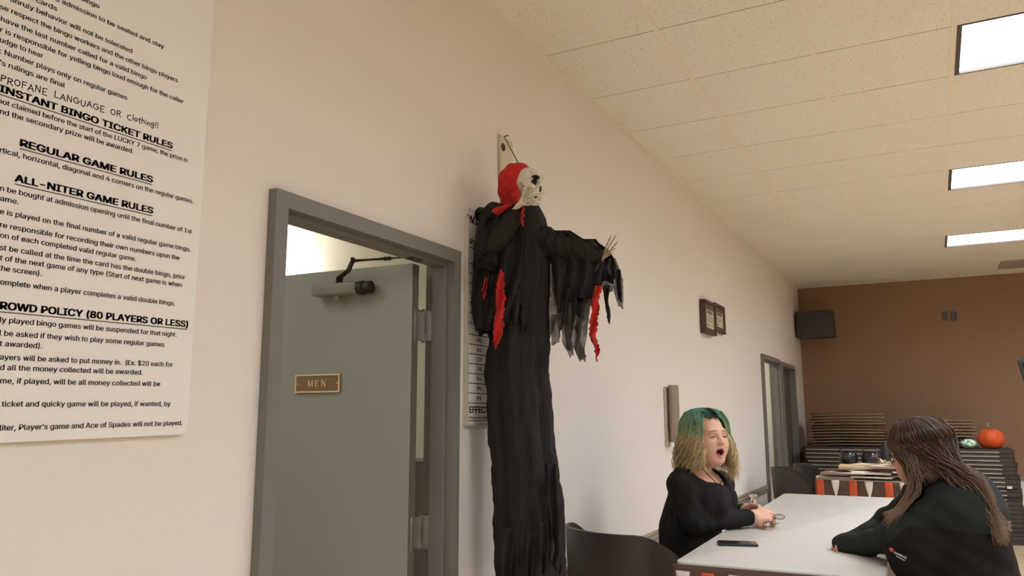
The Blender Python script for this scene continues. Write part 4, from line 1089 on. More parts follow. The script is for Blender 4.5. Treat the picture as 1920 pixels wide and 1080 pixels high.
for sd, rows, dd, sub in [
        (51, [(505, 936, 943), (530, 931, 944), (560, 929, 948), (590, 928, 943), (615, 926, 944), (640, 923, 936), (652, 928, 932)], -.16, 6),
        (52, [(536, 1117, 1127), (560, 1112, 1124), (585, 1108, 1122), (610, 1106, 1121), (632, 1106, 1118), (655, 1114, 1124), (677, 1117, 1120)], -.05, 6),
        (53, [(520, 908, 912), (545, 904, 911), (560, 907, 910)], -.15, 4), (54, [(388, 974, 982), (405, 974, 982), (422, 976, 981)], -.155, 4),
        (55, [(384, 944, 962), (392, 922, 950), (400, 923, 938)], -.165, 4), (56, [(352, 958, 972), (366, 954, 976), (384, 962, 980)], -.10, 4)]:
    bm = BM(); drape(bm, rows, dd, .008, 2, 7, seed=sd, rag=2.3, sub=sub); obj('red_rag', bm, REDCL, rp, True)
# torn hem pieces
for sd, rows, m_, dd in [(61, [(870, 1022, 1043), (930, 1028, 1045), (990, 1034, 1050), (1030, 1040, 1052), (1060, 1036, 1054), (1076, 1046, 1051)], ROBE, -.09),
                     (62, [(900, 1026, 1040), (960, 1028, 1046), (1010, 1032, 1048), (1050, 1030, 1046)], GAUZE, -.05),
                     (63, [(1000, 985, 1004), (1040, 984, 1002), (1082, 988, 998)], ROBE, -.14), (64, [(980, 1008, 1026), (1030, 1012, 1028), (1078, 1016, 1024)], ROBE, -.14),
                     (65, [(990, 940, 965), (1040, 938, 962), (1090, 942, 958)], ROBE, -.14)]:
    bm = BM(); drape(bm, rows, dd, .012, 2, 7, seed=sd, rag=.8); obj('gauze_strip' if m_ is GAUZE else 'robe_strip', bm, m_, rp, True)

# head: red hood over a skull that looks along the wall
hc = gp(977, 347, -.02)
hd_f = Vector((.985, -.02, -.10)).normalized(); hd_l = Vector((0, 0, 1)).cross(hd_f).normalized(); hd_u = hd_f.cross(hd_l).normalized()
def hl(f, l, u): return hc + hd_f * f + hd_l * l + hd_u * u
RH = np.array([list(hd_f), list(hd_l), list(hd_u)])
pr = [ell_(hl(-.020, 0, .006), (.078, .076, .086), RH, .02), cap_(hl(-.03, 0, -.05), hl(-.03, 0, -.10), .05, .056, .03)]
def hdisp(P): return .003 * np.sin(P[:, 2] * 90 + 3 * np.sin(P[:, 0] * 40)) * np.sin(P[:, 1] * 70)
hood = obj('hood', None, REDCL, rp, True, mesh=sdf_mesh('hood', pr, .005, hdisp))
pr = [ell_(hl(.022, 0, .006), (.068, .066, .062), RH, .02), ell_(hl(.05, 0, -.03), (.04, .045, .05), RH, .02), ell_(hl(.05, 0, -.068), (.035, .034, .026), RH, .012)]
for sg in (-1, 1):
    pr.append(cap_(hl(.075, .045 * sg, -.02), hl(.045, .062 * sg, -.012), .011, .009, .01))
    pr.append(ell_(hl(.082, .030 * sg, .008), (.022, .020, .021), RH, .006, True))
pr += [ell_(hl(.096, 0, -.022), (.02, .010, .015), RH, .004, True), ell_(hl(.086, 0, -.058), (.02, .026, .006), RH, .004, True)]
pr += [cap_(hl(.07, .04 * sg, .04), hl(.088, .012 * sg, .03), .008, .008, .01) for sg in (-1, 1)]
me = sdf_mesh('skull', pr, .0022)
def skp(C):
    q = (C - np.array(hc)) @ RH.T
    so = np.zeros(len(C), int)
    for sg in (-1, 1): so[((q[:, 0] - .082) / .036) ** 2 + ((q[:, 1] - .03 * sg) / .0195) ** 2 + ((q[:, 2] - .008) / .0205) ** 2 < 1] = 1
    so[((q[:, 0] - .092) / .03) ** 2 + (q[:, 1] / .0095) ** 2 + ((q[:, 2] + .022) / .0145) ** 2 < 1] = 1
    so[((q[:, 0] - .082) / .026) ** 2 + (q[:, 1] / .026) ** 2 + ((q[:, 2] + .058) / .0058) ** 2 < 1] = 1
    return so
paint(me, skp)
obj('skull', None, [SKULL, SOCK], rp, True, mesh=me)
# bony hands: each finger a chain of knuckled bones
def bony(name, wrist, tips, m, r=.0052, knuck=None):
    bm = BM()
    w = Vector(wrist)
    for tip, bow in tips:
        tip = Vector(tip); d = tip - w; L = d.length
        js = [w + d * t + Vector(bow) * math.sin(PI * t) * L for t in (0.06, .40, .64, .83, 1.0)]
        for a, b, k in zip(js, js[1:], (1, .92, .8, .7)):
            q = [a.lerp(b, t) for t in (0, .12, .3, .7, .88, 1)]
            tube(bm, q, [r * k * c for c in (.9, 1.25, .75, .7, 1.15, .8)] if b is not js[-1] else [r * k * c for c in (.9, 1.2, .75, .65, .5, .15)], 8)
    tube(bm, [w - (Vector(tips[1][0]) - w).normalized() * .05, w - (Vector(tips[1][0]) - w).normalized() * .01, w + (Vector(tips[1][0]) - w).normalized() * .02], [r * 1.1, r * 1.6, r * 1.8], 8)
    # palm bones meet in a small plate
    bmesh.ops.recalc_face_normals(bm, faces=bm.faces[:])
    return obj(name, bm, m, rp, True)
wr = gp(974, 384, -.17)
bony('hand', wr, [(gp(999, 333, -.19), (0, -.05, .10)), (gp(1016, 346, -.20), (0, -.06, .06)), (gp(1020, 361, -.20), (0, -.06, .04)), (gp(1018, 371, -.20), (0, -.06, .02)), (gp(1016, 383, -.19), (0, -.05, .0))], BONE, .0062)
wr2 = gp(1129, 487, -.02)
bony('hand', wr2, [(gp(1146, 441, -.03), (-.03, 0, .0)), (gp(1156, 440, -.03), (-.02, 0, .01)), (gp(1159, 452, -.02), (-.01, 0, .0)), (gp(1153, 465, -.01), (0, 0, .02)), (gp(1150, 474, -.01), (0, 0, .02))], BONE2, .0034)
# cord from the hook to the hood
bm = BM(); a = Vector((.03, c0.y, c0.z)) if False else at(946, 257, X=.03); tube(bm, [a, hl(-.02, 0, .088)], .0024, 6); obj('hanging_cord', bm, DARK, rp)

# ------------------------------------------------------------------ tables
WOODU = mat('table_underside', (96, 76, 60), .7)
def rr_outline(x0, x1, y0, y1, r, n=6):
    out = []
    for cx, cy, a0 in ((x1 - r, y0 + r, -90), (x1 - r, y1 - r, 0), (x0 + r, y1 - r, 90), (x0 + r, y0 + r, 180)):
        out += [(cx + r * math.cos(math.radians(a0 + 90 * k / n)), cy + r * math.sin(math.radians(a0 + 90 * k / n))) for k in range(n + 1)]
    return out
def table(name, label, loc, rot, W, L, Z, rr=.05, group=None):
    """near left corner of the top at loc; width W along x, length L along y"""
    t = thing(name, label, 'table', loc, group); t.rotation_euler = (0, 0, rot)
    ORIG[t.name] = Vector((0, 0, 0))
    ol = rr_outline(0, W, 0, L, rr)
    bm = BM(); poly(bm, [(x, y, Z - .026) for x, y in ol], (0, 0, 1), .026)
    ed = [e for e in bm.edges if all(abs(v.co.z - Z) < 1e-4 for v in e.verts)]
    bmesh.ops.bevel(bm, geom=ed, offset=.004, segments=2, affect='EDGES', profile=.5)
    obj('tabletop', bm, LAMINATE, t, 40)
    bm = BM(); box(bm, (.06, .06, Z - .06), (W - .06, L - .06, Z - .0262)); obj('apron', bm, WOODU, t)
    for y in (.35, L - .35):
        bm = BM()
        for x in (.12, W - .12): tube(bm, [(x, y, Z - .06), (x, y, 0)], .014, 10)
        tube(bm, [(.12, y, .3), (W - .12, y, .3)], .01, 8); tube(bm, [(.12, y, .012), (W - .12, y, .012)], .012, 8)
        obj('leg_frame', bm, DKSTEEL, t, 40)
    return t
TZ = .865
NL, FL = at(1264, 1053, Z=TZ), at(1470, 925, Z=TZ)
trot = math.atan2(-(FL.x - NL.x), FL.y - NL.y)
t1 = table('long_table', 'long white-topped table where the two women sit', (NL.x, NL.y, 0), trot, .71, (FL - NL).length, TZ, .045)
def skirt(t, W, Z, drop, bits, y=-.004, dz=.006):
    """brown cloth over the near edge with orange bands and white pennants"""
    bm = BM(); grid = []
    for i in range(9):
        row = []
        for k in range(41):
            v = k / 40
            row.append((-.006 + (W + .012) * v, y - .004 - .004 * math.sin(v * 34) * (i / 8), Z - .004 - drop * i / 8))
        grid.append(row)
    sheet(bm, grid, .002); obj('brown_skirt', bm, CHOC, t, True)
    for x, w, l, kind in bits:
        bm = BM(); g = []
        for i in range(8):
            u = i / 7; hw = w / 2 * (1 if kind == 'o' else max(.03, 1 - u ** 1.7))
            g.append([(x + hw * v, y - .0115 - .003 * math.sin(u * 3 + v), Z - dz - l * u) for v in (-1, -.5, 0, .5, 1)])
        sheet(bm, g, .0015)
        obj('orange_band' if kind == 'o' else 'white_pennant', bm, ORANGE if kind == 'o' else WHITECL, t, True)
skirt(t1, .70, TZ - .002, .24, [(.035, .052, .18, 'w'), (.125, .048, .2, 'o'), (.225, .05, .18, 'w'), (.32, .048, .2, 'o'), (.42, .05, .18, 'w'), (.51, .048, .2, 'o'), (.61, .05, .18, 'w')], dz=.026)
bt = at(1529, 897, Z=TZ)
b2 = at(1690, 905, Z=TZ)
t2 = table('draped_table', 'table with brown cloth, orange bands and white pennants piled with newspapers', (bt.x, bt.y, 0), math.atan2(b2.y - bt.y, b2.x - bt.x) * .6, .92, 1.75, TZ, .03)
skirt(t2, .92, TZ, .34, [(.04, .062, .3, 'o'), (.165, .066, .138, 'w'), (.305, .062, .3, 'o'), (.43, .066, .138, 'w'), (.58, .062, .3, 'o'), (.70, .078, .15, 'w'), (.85, .062, .3, 'o')])
# papers on it: every sheet bundle a thing
PCOL = [mat('newsprint', (232, 224, 210), .8), mat('glossy_paper', (238, 230, 212), .6), mat('pink_paper', (216, 196, 184), .7), mat('dark_print', (140, 112, 98), .7), mat('tan_paper', (212, 184, 140), .7)]
R5 = random.Random(11)
PN = ['cream', 'pale', 'pinkish', 'dark printed', 'tan']
zt = TZ + .0015
papers = []
for k in range(16):
    ci = [0, 1, 2, 0, 3, 0, 1, 0, 2, 4, 0, 2, 1, 0, 1, 1][k]
    u, v = [(.16, .25), (.45, .2), (.75, .3), (.3, .7), (.2, .15), (.6, .75), (.72, .75), (.42, .14), (.55, .45), (.3, .42), (.7, 1.05), (.62, .13), (.45, 1.05), (.7, .5), (.25, .9), (.74, .22)][k]
    v = max(.0, v - .05)
    w_, h_ = R5.uniform(.27, .36), R5.uniform(.28, .4)
    th_ = R5.uniform(.008, .02) if k != 15 else .06
    v = max(v, h_ / 2 - .02)
    papers.append((ci, u, v, w_, h_, th_, R5.uniform(-.5, .5) if k != 15 else .04))
hmap = {}
rot2 = t2.rotation_euler[2]
PLACES = ['at the front left of the table', 'at the front of the pile', 'at the right of the pile', 'under the middle of the pile', 'hanging at the front left corner', 'behind the middle', 'at the right back', 'second along the front edge', 'on the middle top', 'left of the middle', 'far back right', 'third along the front edge', 'far back by the black pots', 'right of the middle', 'back left', 'thick bundle beside the brown-haired woman']
def rect(c, w, h, a):
    ca, sa = math.cos(a), math.sin(a)
    return [(c[0] + x * w / 2 * ca - y * h / 2 * sa, c[1] + x * w / 2 * sa + y * h / 2 * ca) for x, y in ((-1, -1), (1, -1), (1, 1), (-1, 1))]
tops = []
for k, (ci, u, v, w_, h_, th_, a) in enumerate(papers):
    z = zt
    for (u2, v2, w2, h2, zz) in tops:
        if abs(u - u2) < (w_ + w2) / 2 + .06 and abs(v - v2) < (h_ + h2) / 2 + .06: z = max(z, zz + .0015)
    tops.append((u, v, w_, h_, z + th_))
    P0 = Vector((bt.x, bt.y, 0)) + Matrix.Rotation(rot2, 3, 'Z') @ Vector((u, v, 0))
    bm = BM()
    Mp = Matrix.Translation((P0.x, P0.y, z)) @ Matrix.Rotation(rot2 + a, 4, 'Z')
    nl = max(2, int(th_ / .004))
    for q in range(nl):
        box(bm, (-w_ / 2 + R5.uniform(-.006, .006), -h_ / 2 + R5.uniform(-.006, .006), th_ * q / nl), (w_ / 2 + R5.uniform(-.006, .006), h_ / 2 + R5.uniform(-.006, .006), th_ * (q + .8) / nl), 0, Mp)
    for q in range(4):     # printed blocks and pictures
        x = R5.uniform(-w_ * .4, w_ * .1); y = R5.uniform(-h_ * .42, h_ * .2)
        box(bm, (x, y, th_ * .999 - th_ * .2 / nl), (x + w_ * R5.uniform(.15, .35), y + h_ * R5.uniform(.08, .25), th_ - th_ * .2 / nl + .0006), 1, Mp)
    tag(obj('newspaper', bm, [PCOL[ci], PCOL[3] if ci != 3 else PCOL[0]], None, False, (P0.x, P0.y, z)), '%s folded paper %s on the draped table' % (PN[ci], PLACES[k]), 'paper', 'papers heaped on the draped table')

# black pots, hat and leaf ornament at the back of that table
POT = mat('black_pot', (46, 43, 42), .16, spec=.7, bump=.05, bscale=60)
for px_, lb in ((1592, 'left one of two black cauldron pots on the draped table'), (1635, 'right one of two black cauldron pots on the draped table')):
    c = at(px_, 876, Y=bt.y + 1.50); cz_ = max(z_ for *_, z_ in tops) * 0 + TZ + .028
    hh = (at(px_, 846, Y=bt.y + 1.50).z - at(px_, 874, Y=bt.y + 1.50).z); rr = .092
    t = thing('cauldron', lb, 'pot', (c.x, c.y, cz_ - .0), 'black cauldrons')
    bm = BM(); lathe(bm, (c.x, c.y, cz_), [(rr * .6, 0), (rr * .9, hh * .15), (rr, hh * .45), (rr * .92, hh * .75), (rr * .8, hh * .9), (rr * .92, hh), (rr * .88, hh * .99), (rr * .74, hh * .88), (rr * .5, hh * .6)], 28); obj('bowl', bm, POT, t, 50)
    bm = BM(); tube(bm, [(c.x + rr * .92 * math.cos(a), c.y, cz_ + hh * .95 + rr * .45 * math.sin(a)) for a in [PI * i / 12 for i in range(13)]], .005, 6); obj('handle', bm, POT, t, True)
    bm = BM()
    for i in range(3):
        a = 2.1 * i + .5; tube(bm, [(c.x + rr * .6 * math.cos(a), c.y + rr * .6 * math.sin(a), cz_ + .01), (c.x + rr * .7 * math.cos(a), c.y + rr * .7 * math.sin(a), cz_ - .027)], .012, 8)
    obj('foot', bm, POT, t, 40) if False else bm.free()
c = at(1664, 872, Y=bt.y + 1.22)
lf = thing('leaf_wreath', 'small autumn leaf ornament with cream husks beside the right black pot', 'decoration', (c.x, c.y, TZ + .03))
R6 = random.Random(5)
bm = BM()
for i in range(26):
    a = R6.uniform(0, 6.28); r = R6.uniform(.02, .09); p = Vector((c.x + r * math.cos(a) * 1.2, c.y + r * math.sin(a) * .7, TZ + .065 + R6.uniform(0, .035)))
    d = Vector((math.cos(a), math.sin(a), R6.uniform(-.2, .9))).normalized(); s_ = d.cross(Vector((0, 0, 1))).normalized() * R6.uniform(.012, .022); n = s_.cross(d).normalized() * .002; L = R6.uniform(.04, .075)
    poly(bm, [p, p + d * L * .4 + s_, p + d * L + n * 2, p + d * L * .4 - s_], n, .002, i % 3)
obj('leaves', bm, [mat('leaf_brown', (128, 84, 48), .7), mat('leaf_cream', (226, 206, 160), .7), mat('leaf_olive', (86, 82, 44), .7)], lf)
bm = BM(); rg = [(c.x + .075 * math.cos(a), c.y + .05 * math.sin(a), TZ + .06) for a in [2 * PI * i / 20 for i in range(21)]]; tube(bm, rg, .014, 8); obj('ring', bm, mat('straw', (150, 116, 70), .8), lf, True)
c = at(1660, 852, Y=bt.y + 1.66)
wh = thing('witch_hat', 'black pointed hat standing behind the right black pot', 'hat', (c.x, c.y, TZ + .03))
bm = BM(); zz = TZ + .03; top = at(1660, 828, Y=bt.y + 1.66).z
lathe(bm, (c.x, c.y, 0), [(.10, zz), (.102, zz + .006), (.07, zz + .012), (.06, zz + .08), (.045, (zz + top) / 2 + .02), (.03, top - .03), (.012, top)], 22); obj('hat_body', bm, DARK, wh, 40)
bm = BM(); lathe(bm, (c.x, c.y, 0), [(.077, zz + .013), (.0775, zz + .016), (.072, zz + .045), (.068, zz + .045)], 22); obj('hat_band', bm, mat('hat_band', (70, 60, 40), .5), wh, 40)

# ------------------------------------------------------------------ moulded tub chairs
def make_chair(name, label):
    """seat centre at the origin, faces +x"""
    t = thing(name, label, 'chair', (0, 0, 0), 'black moulded tub chairs')
    bm = BM(); grid = []
    Rw, Rd = .285, .27
    NA_, NZ = 41, 12
    for i in range(NZ):
        row = []
        v = i / (NZ - 1)
        for k in range(NA_):
            a = math.radians(-128 + 256 * k / (NA_ - 1))      # 0 = middle of the back
            q = abs(a) / math.radians(128)
            top = .93 - .012 * q - .30 * max(0, (q - .42) / .58) ** 1.6
            z0 = .46
            z = z0 + (top - z0) * v
            fl = 1 + .06 * v * (1 - q * .6)
            x = -math.cos(a) * Rd * fl - .02 * v * (1 - q); y = math.sin(a) * Rw * (1 + .02 * v)
            if q > .7: x += (q - .7) * .28
            row.append((x, y, z))
        grid.append(row)
    sheet(bm, grid, .014); bm2 = bm
    obj('backrest', bm, BLACKPL, t, 50)
    bm = BM()
    prof = []
    for i in range(8):
        v = i / 7; row = []
    ol = [(-.25 * math.cos(a) + (.06 if abs(a) > 1.6 else 0), .265 * math.sin(a)) for a in [2 * PI * k / 36 - PI for k in range(36)]]
    poly(bm, [(x, y, .435) for x, y in ol], (0, 0, 1), .03); bmesh.ops.bevel(bm, geom=[e for e in bm.edges if abs(e.verts[0].co.z - .465) < 1e-4 and abs(e.verts[1].co.z - .465) < 1e-4], offset=.012, segments=3, affect='EDGES')
    obj('seat', bm, BLACKPL, t, 50)
    for sx in (-1, 1):
        for sy in (-1, 1):
            bm = BM(); tube(bm, [(sx * .17, sy * .18, .434), (sx * .22, sy * .23, .2), (sx * .25, sy * .26, 0)], [.014, .013, .011], 10); obj('leg', bm, DKSTEEL, t, True)
    return t
ch = make_chair('tub_chair', 'black tub chair in front of the white wall, nearest to the viewer')
ch.location = (.385, 3.41, 0); ch.rotation_euler = (0, 0, 1.02)
dup(ch, (.51, 7.74, 0), .12, 'black tub chair before the grey doors, nearer of the two')
dup(ch, (.60, 8.45, 0), .2, 'black tub chair behind another, beside the draped table')

# ------------------------------------------------------------------ stacked folding tables by the brown wall
ORD = ['topmost', 'second', 'third', 'fourth', 'fifth', 'sixth', 'seventh', 'eighth', 'ninth', 'tenth', 'eleventh', 'twelfth', 'thirteenth', 'fourteenth', 'fifteenth', 'sixteenth', 'seventeenth', 'eighteenth', 'nineteenth', 'twentieth', 'twenty-first', 'twenty-second']
SLAB = mat('dark_slab', (62, 52, 46), .6, var=.08, scale=20); STRIPE = mat('slab_rail', (152, 142, 132), .5)
SX0, SX1, SY0, SY1 = .10, 2.34, 10.45, 11.25
STOP = at(1880, 843, Y=SY0).z
NT = 22; pit = STOP / NT
R8 = random.Random(8)
def folding_table():
    t = thing('folding_table', 'x', 'folding table', (0, 0, 0), 'folding tables lying in a stack')
    bm = BM(); ol = rr_outline(-(SX1 - SX0) / 2, (SX1 - SX0) / 2, 0, SY1 - SY0, .05)
    poly(bm, [(x, y, .0) for x, y in ol], (0, 0, 1), pit - .0012)
    bmesh.ops.bevel(bm, geom=[e for e in bm.edges if abs(e.verts[0].co.z - e.verts[1].co.z) < 1e-5], offset=.004, segments=2, affect='EDGES')
    obj('tabletop', bm, SLAB, t, 40)
    bm = BM(); rbox(bm, (-(SX1 - SX0) / 2 + .05, -.006, .006), ((SX1 - SX0) / 2 - .15, -.0002, .022), .002, 1); obj('side_rail', bm, STRIPE, t)
    return t
ft = folding_table()
for i in range(NT):
    z = STOP - pit * (i + 1)
    lb = '%s dark folding table %sin the long flat stack by the brown wall' % (ORD[i], 'from the top ' if i else '') if i < NT - 1 else 'lowest dark folding table, on the floor under the long flat stack'
    o = ft if i == 0 else dup(ft)
    o['label'] = lb
    dx = R8.uniform(-.012, .012) + (.03 if i > 5 else 0); o.location = ((SX0 + SX1) / 2 + dx, SY0 + R8.uniform(-.012, .012), max(0, z)); 
c = at(1893, 914, Y=SY0 - .001)
bm = BM(); rbox(bm, (c.x - .024, SY0 - .022, c.z - .014), (c.x + .024, SY0 - .0145, c.z + .014), .002, 1)
tag(obj('paper_tag', bm, WHITECL, None, False, c), 'small white tag stuck on the end of the dark table stack', 'tag')

# folded chairs lying on the stack: two piles
CHF = mat('chair_frame_tan', (136, 112, 80), .5, .2); CHS = mat('chair_seat_brown', (84, 64, 48), .6)
CP = .0365
def folded_chair():
    """lies flat, length along x"""
    t = thing('folding_chair', 'x', 'folding chair', (0, 0, 0), 'folded chairs piled on the dark stack')
    for y in (.008, .42):
        bm = BM(); rbox(bm, (-.07, y, .006), (.44, y + .014, .026), .003, 1)
        Mk = Matrix.Translation((-.07, y, .016)) @ Matrix.Rotation(-.035, 4, 'Y'); rbox(bm, (-.38, 0, -.009), (.012, .014, .009), .003, 1, 0, Mk)
        obj('frame_rail', bm, CHF, t, 40)
        y2 = y + (.020 if y < .2 else -.020)
        bm = BM(); rbox(bm, (-.40, y2, .002), (.36, y2 + .012, .014), .002, 1); obj('rear_leg', bm, CHS, t, 40)
    bm = BM(); rbox(bm, (-.40, .045, .006), (.24, .40, .030), .005, 2); obj('seat', bm, CHS, t, 40)
    bm = BM(); rbox(bm, (.27, .024, .008), (.425, .418, .030), .005, 2); obj('backrest', bm, CHS, t, 40)
    return t
fc = folded_chair(); first = True
for pile, (cx0, nn, sd) in enumerate(((.60, 11, 1), (1.555, 9, 2))):
    R9 = random.Random(sd)
    for i in range(nn):
        o = fc if first else dup(fc); first = False
        z = STOP + .008 + CP * (nn - 1 - i)
        o.location = (cx0 + R9.uniform(-.03, .03), 10.74 + R9.uniform(-.02, .02), z)
        o.rotation_euler = (0, 0, R9.uniform(-.02, .02) + (PI if R9.random() < .0 else 0))
        w = 'left pile of folded chairs on the dark stack' if pile == 0 else 'right pile of folded chairs, behind the brown-haired woman'
        o['label'] = ('%s tan-railed folded chair of the %s' % (ORD[i] if i < nn - 1 else 'lowest', w))

# pumpkins
PUM = mat('pumpkin_skin', (208, 82, 26), .68, var=.12, scale=6, bump=.05, bscale=80)
pc_ = at(1859.5, 838, Y=10.60)
pr_ = (at(1886, 822, Y=10.60).x - at(1833, 822, Y=10.60).x) / 2; pz0 = STOP + .001; phh = at(1859, 803, Y=10.60).z - pz0
pk = thing('pumpkin', 'round orange pumpkin with short stem at the right end of the dark stack', 'pumpkin', (pc_.x, 10.60, pz0))
bm = BM(); rings = []; nn = 60
for i in range(22):
    ph_ = PI * i / 21; ring = []
    for k in range(nn):
        th = 2 * PI * k / nn; lob = 1 - .055 * abs(math.sin(th * 5.5)) ** .0 * (1 - abs(math.cos(th * 5)) ** .5) * 1.0
        sz = math.cos(ph_); rr = math.sin(ph_) ** .85
        zz = pz0 + phh * (.5 - .5 * sz * (1 if True else 1)) 
        dimple = phh * .10 * math.exp(-(rr / .28) ** 2) * (1 if sz < 0 else -.4)
        r_ = pr_ * rr * lob * (1 + .03 * math.cos(ph_))
        ring.append(bm.verts.new((pc_.x + r_ * math.cos(th), 10.60 + r_ * math.sin(th), zz - dimple)))
    rings.append(ring)
for a, b in zip(rings, rings[1:]):
    for k in range(nn): bm.faces.new((a[k], a[(k + 1) % nn], b[(k + 1) % nn], b[k]))
bmesh.ops.remove_doubles(bm, verts=bm.verts[:], dist=1e-5)
obj('body', bm, PUM, pk, True)
bm = BM(); zt_ = pz0 + phh * .9; a = at(1852, 794, Y=10.60)
tube(bm, [(pc_.x - .005, 10.60, zt_ - .01), (pc_.x - .012, 10.60, zt_ + .02), (pc_.x - .02, 10.60, zt_ + .045), (a.x, 10.60, a.z)], [.022, .014, .012, .015], 9); obj('stem', bm, mat('stem', (150, 132, 88), .8), pk, True)
gc = at(1817.5, 842, Y=10.57); gr_ = (at(1834, 830, Y=10.57).x - at(1802, 830, Y=10.57).x) / 2; gz = STOP + .001; gh = at(1817, 821, Y=10.57).z - gz
gk = thing('glass_pumpkin', 'sparkling green mosaic glass pumpkin beside the orange pumpkin', 'decoration', (gc.x, 10.57, gz))
MOS = bpy.data.materials.new('mosaic_glass'); MOS.use_nodes = True
nt = MOS.node_tree; b = nt.nodes['Principled BSDF']; tc = nt.nodes.new('ShaderNodeTexCoord'); vo = nt.nodes.new('ShaderNodeTexVoronoi'); vo.inputs['Scale'].default_value = 55
rp_ = nt.nodes.new('ShaderNodeValToRGB'); el = rp_.color_ramp.elements; el[0].color = (*lin((90, 180, 130)), 1); el[1].color = (*lin((244, 252, 240)), 1); el[0].position = .25; el[1].position = .6
sp = nt.nodes.new('ShaderNodeSeparateColor')
nt.links.new(tc.outputs['Object'], vo.inputs['Vector']); nt.links.new(vo.outputs['Color'], sp.inputs[0]); nt.links.new(sp.outputs[0], rp_.inputs['Fac']); nt.links.new(rp_.outputs['Color'], b.inputs['Base Color'])
b.inputs['Roughness'].default_value = .12; b.inputs['Coat Weight'].default_value = .8
bm = BM(); bmesh.ops.create_uvsphere(bm, u_segments=20, v_segments=13, radius=1)
for v in bm.verts:
    th = math.atan2(v.co.y, v.co.x); lob = 1 - .10 * (1 - abs(math.cos(th * 4)))
    v.co = Vector((gc.x + v.co.x * gr_ * lob, 10.57 + v.co.y * gr_ * lob, gz + gh * .46 * (1 + v.co.z)))
obj('body', bm, MOS, gk)
bm = BM(); tube(bm, [(gc.x - .01, 10.57, gz + gh * .88), (gc.x - .018, 10.57, gz + gh * 1.06)], [.014, .009], 8); obj('stem', bm, mat('green_glass', (36, 110, 70), .1), gk, True)

# ------------------------------------------------------------------ things on the long table
pA, pB, pC, pD = at(1348, 1012, Z=TZ + .008), at(1421, 1014, Z=TZ + .008), at(1420, 1024, Z=TZ + .008), at(1342, 1021.5, Z=TZ + .008)
ctr = (pA + pB + pC + pD) / 4; ang = math.atan2(pB.y - pA.y, pB.x - pA.x)
ph = thing('mobile_phone', 'dark mobile phone lying flat on the near end of the white table', 'phone', (ctr.x, ctr.y, TZ))
Mp = Matrix.Translation((ctr.x, ctr.y, TZ + .0006)) @ Matrix.Rotation(ang, 4, 'Z')
pwid, phei = (pB - pA).length, .092
bm = BM(); rbox(bm, (-pwid / 2, -phei / 2, 0), (pwid / 2, phei / 2, .0095), .004, 3, 0, Mp); obj('case', bm, mat('phone_case', (44, 36, 34), .5), ph, 40)
bm = BM(); rbox(bm, (-pwid / 2 + .006, -phei / 2 + .005, .0096), (pwid / 2 - .03, phei / 2 - .005, .0102), .0002, 1, 0, Mp); obj('screen', bm, mat('phone_screen', (38, 30, 34), .15), ph)
bm = BM(); rbox(bm, (pwid / 2 - .028, -phei / 2 + .006, .0096), (pwid / 2 - .005, phei / 2 - .03, .0106), .0003, 1, 0, Mp)
for k in range(2): lathe(bm, Mp @ Vector((pwid / 2 - .016, -phei / 2 + .016 + .016 * k, 0)), [(.005, .0107), (.0045, .0118)], 12)
obj('camera_plate', bm, mat('copper_plate', (176, 128, 96), .35, .5), ph)

GLASSM = bpy.data.materials.new('clear_glass'); GLASSM.use_nodes = True
b = GLASSM.node_tree.nodes['Principled BSDF']; b.inputs['Transmission Weight'].default_value = 1; b.inputs['Roughness'].default_value = .02; b.inputs['IOR'].default_value = 1.45
gp_ = at(1414, 961, Z=TZ); 
gl = thing('small_glass', 'small clear glass figurine behind the green-haired woman\'s hands', 'glass', (gp_.x, gp_.y, TZ))
s_ = (at(1408, 927, Y=gp_.y).z - TZ)
bm = BM(); lathe(bm, (gp_.x, gp_.y, TZ + .0005), [(.022, 0), (.024, .004), (.008, s_ * .2), (.007, s_ * .45), (.016, s_ * .55), (.018, s_ * .7), (.01, s_ * .8)], 18); obj('stem', bm, GLASSM, gl, 50)
bm = BM(); lathe(bm, (gp_.x, gp_.y, TZ + .0005), [(.012, s_ * .805), (.026, s_ * .88), (.028, s_ * .97), (.022, s_ * 1.0), (.006, s_ * .98)], 18); obj('bowl', bm, GLASSM, gl, 50)

# ------------------------------------------------------------------ people
def skin_mat(name, rgb):
    m = mat(name, rgb, .5, var=.05, scale=18, spec=.35)
    b = m.node_tree.nodes['Principled BSDF']
    b.inputs['Subsurface Weight'].default_value = .12; b.inputs['Subsurface Radius'].default_value = (.012, .004, .002)
    return m
SKIN = skin_mat('skin', (226, 176, 148)); SKIN2 = skin_mat('skin_tanned', (206, 150, 122))
LIP = mat('lips', (208, 138, 122), .4); MOUTH = mat('mouth_inside', (110, 38, 36), .5); TONGUE = mat('tongue', (190, 96, 92), .4); TEETH = mat('teeth', (236, 228, 214), .3)
BROW = mat('eyebrow_hair', (128, 98, 76), .8); LASH = mat('lashes', (46, 34, 28), .7); EYEW = mat('eye_white', (230, 222, 212), .25); IRIS = mat('iris', (62, 48, 40), .2)
KNIT = mat('black_knit', (39, 37, 36), .95, var=.1, scale=60, bump=.3, bscale=500, spec=.12)
JEANS = mat('dark_trousers', (44, 46, 54), .8, var=.1, scale=50)
SHOE = mat('black_shoes', (36, 34, 34), .5)
HOODIE = mat('dark_green_hoodie', (41, 45, 43), .85, var=.1, scale=25, bump=.3, bscale=350, spec=.15)
VEST = mat('black_vest', (27, 24, 23), .8, var=.1, scale=30, bump=.3, bscale=300, spec=.15)

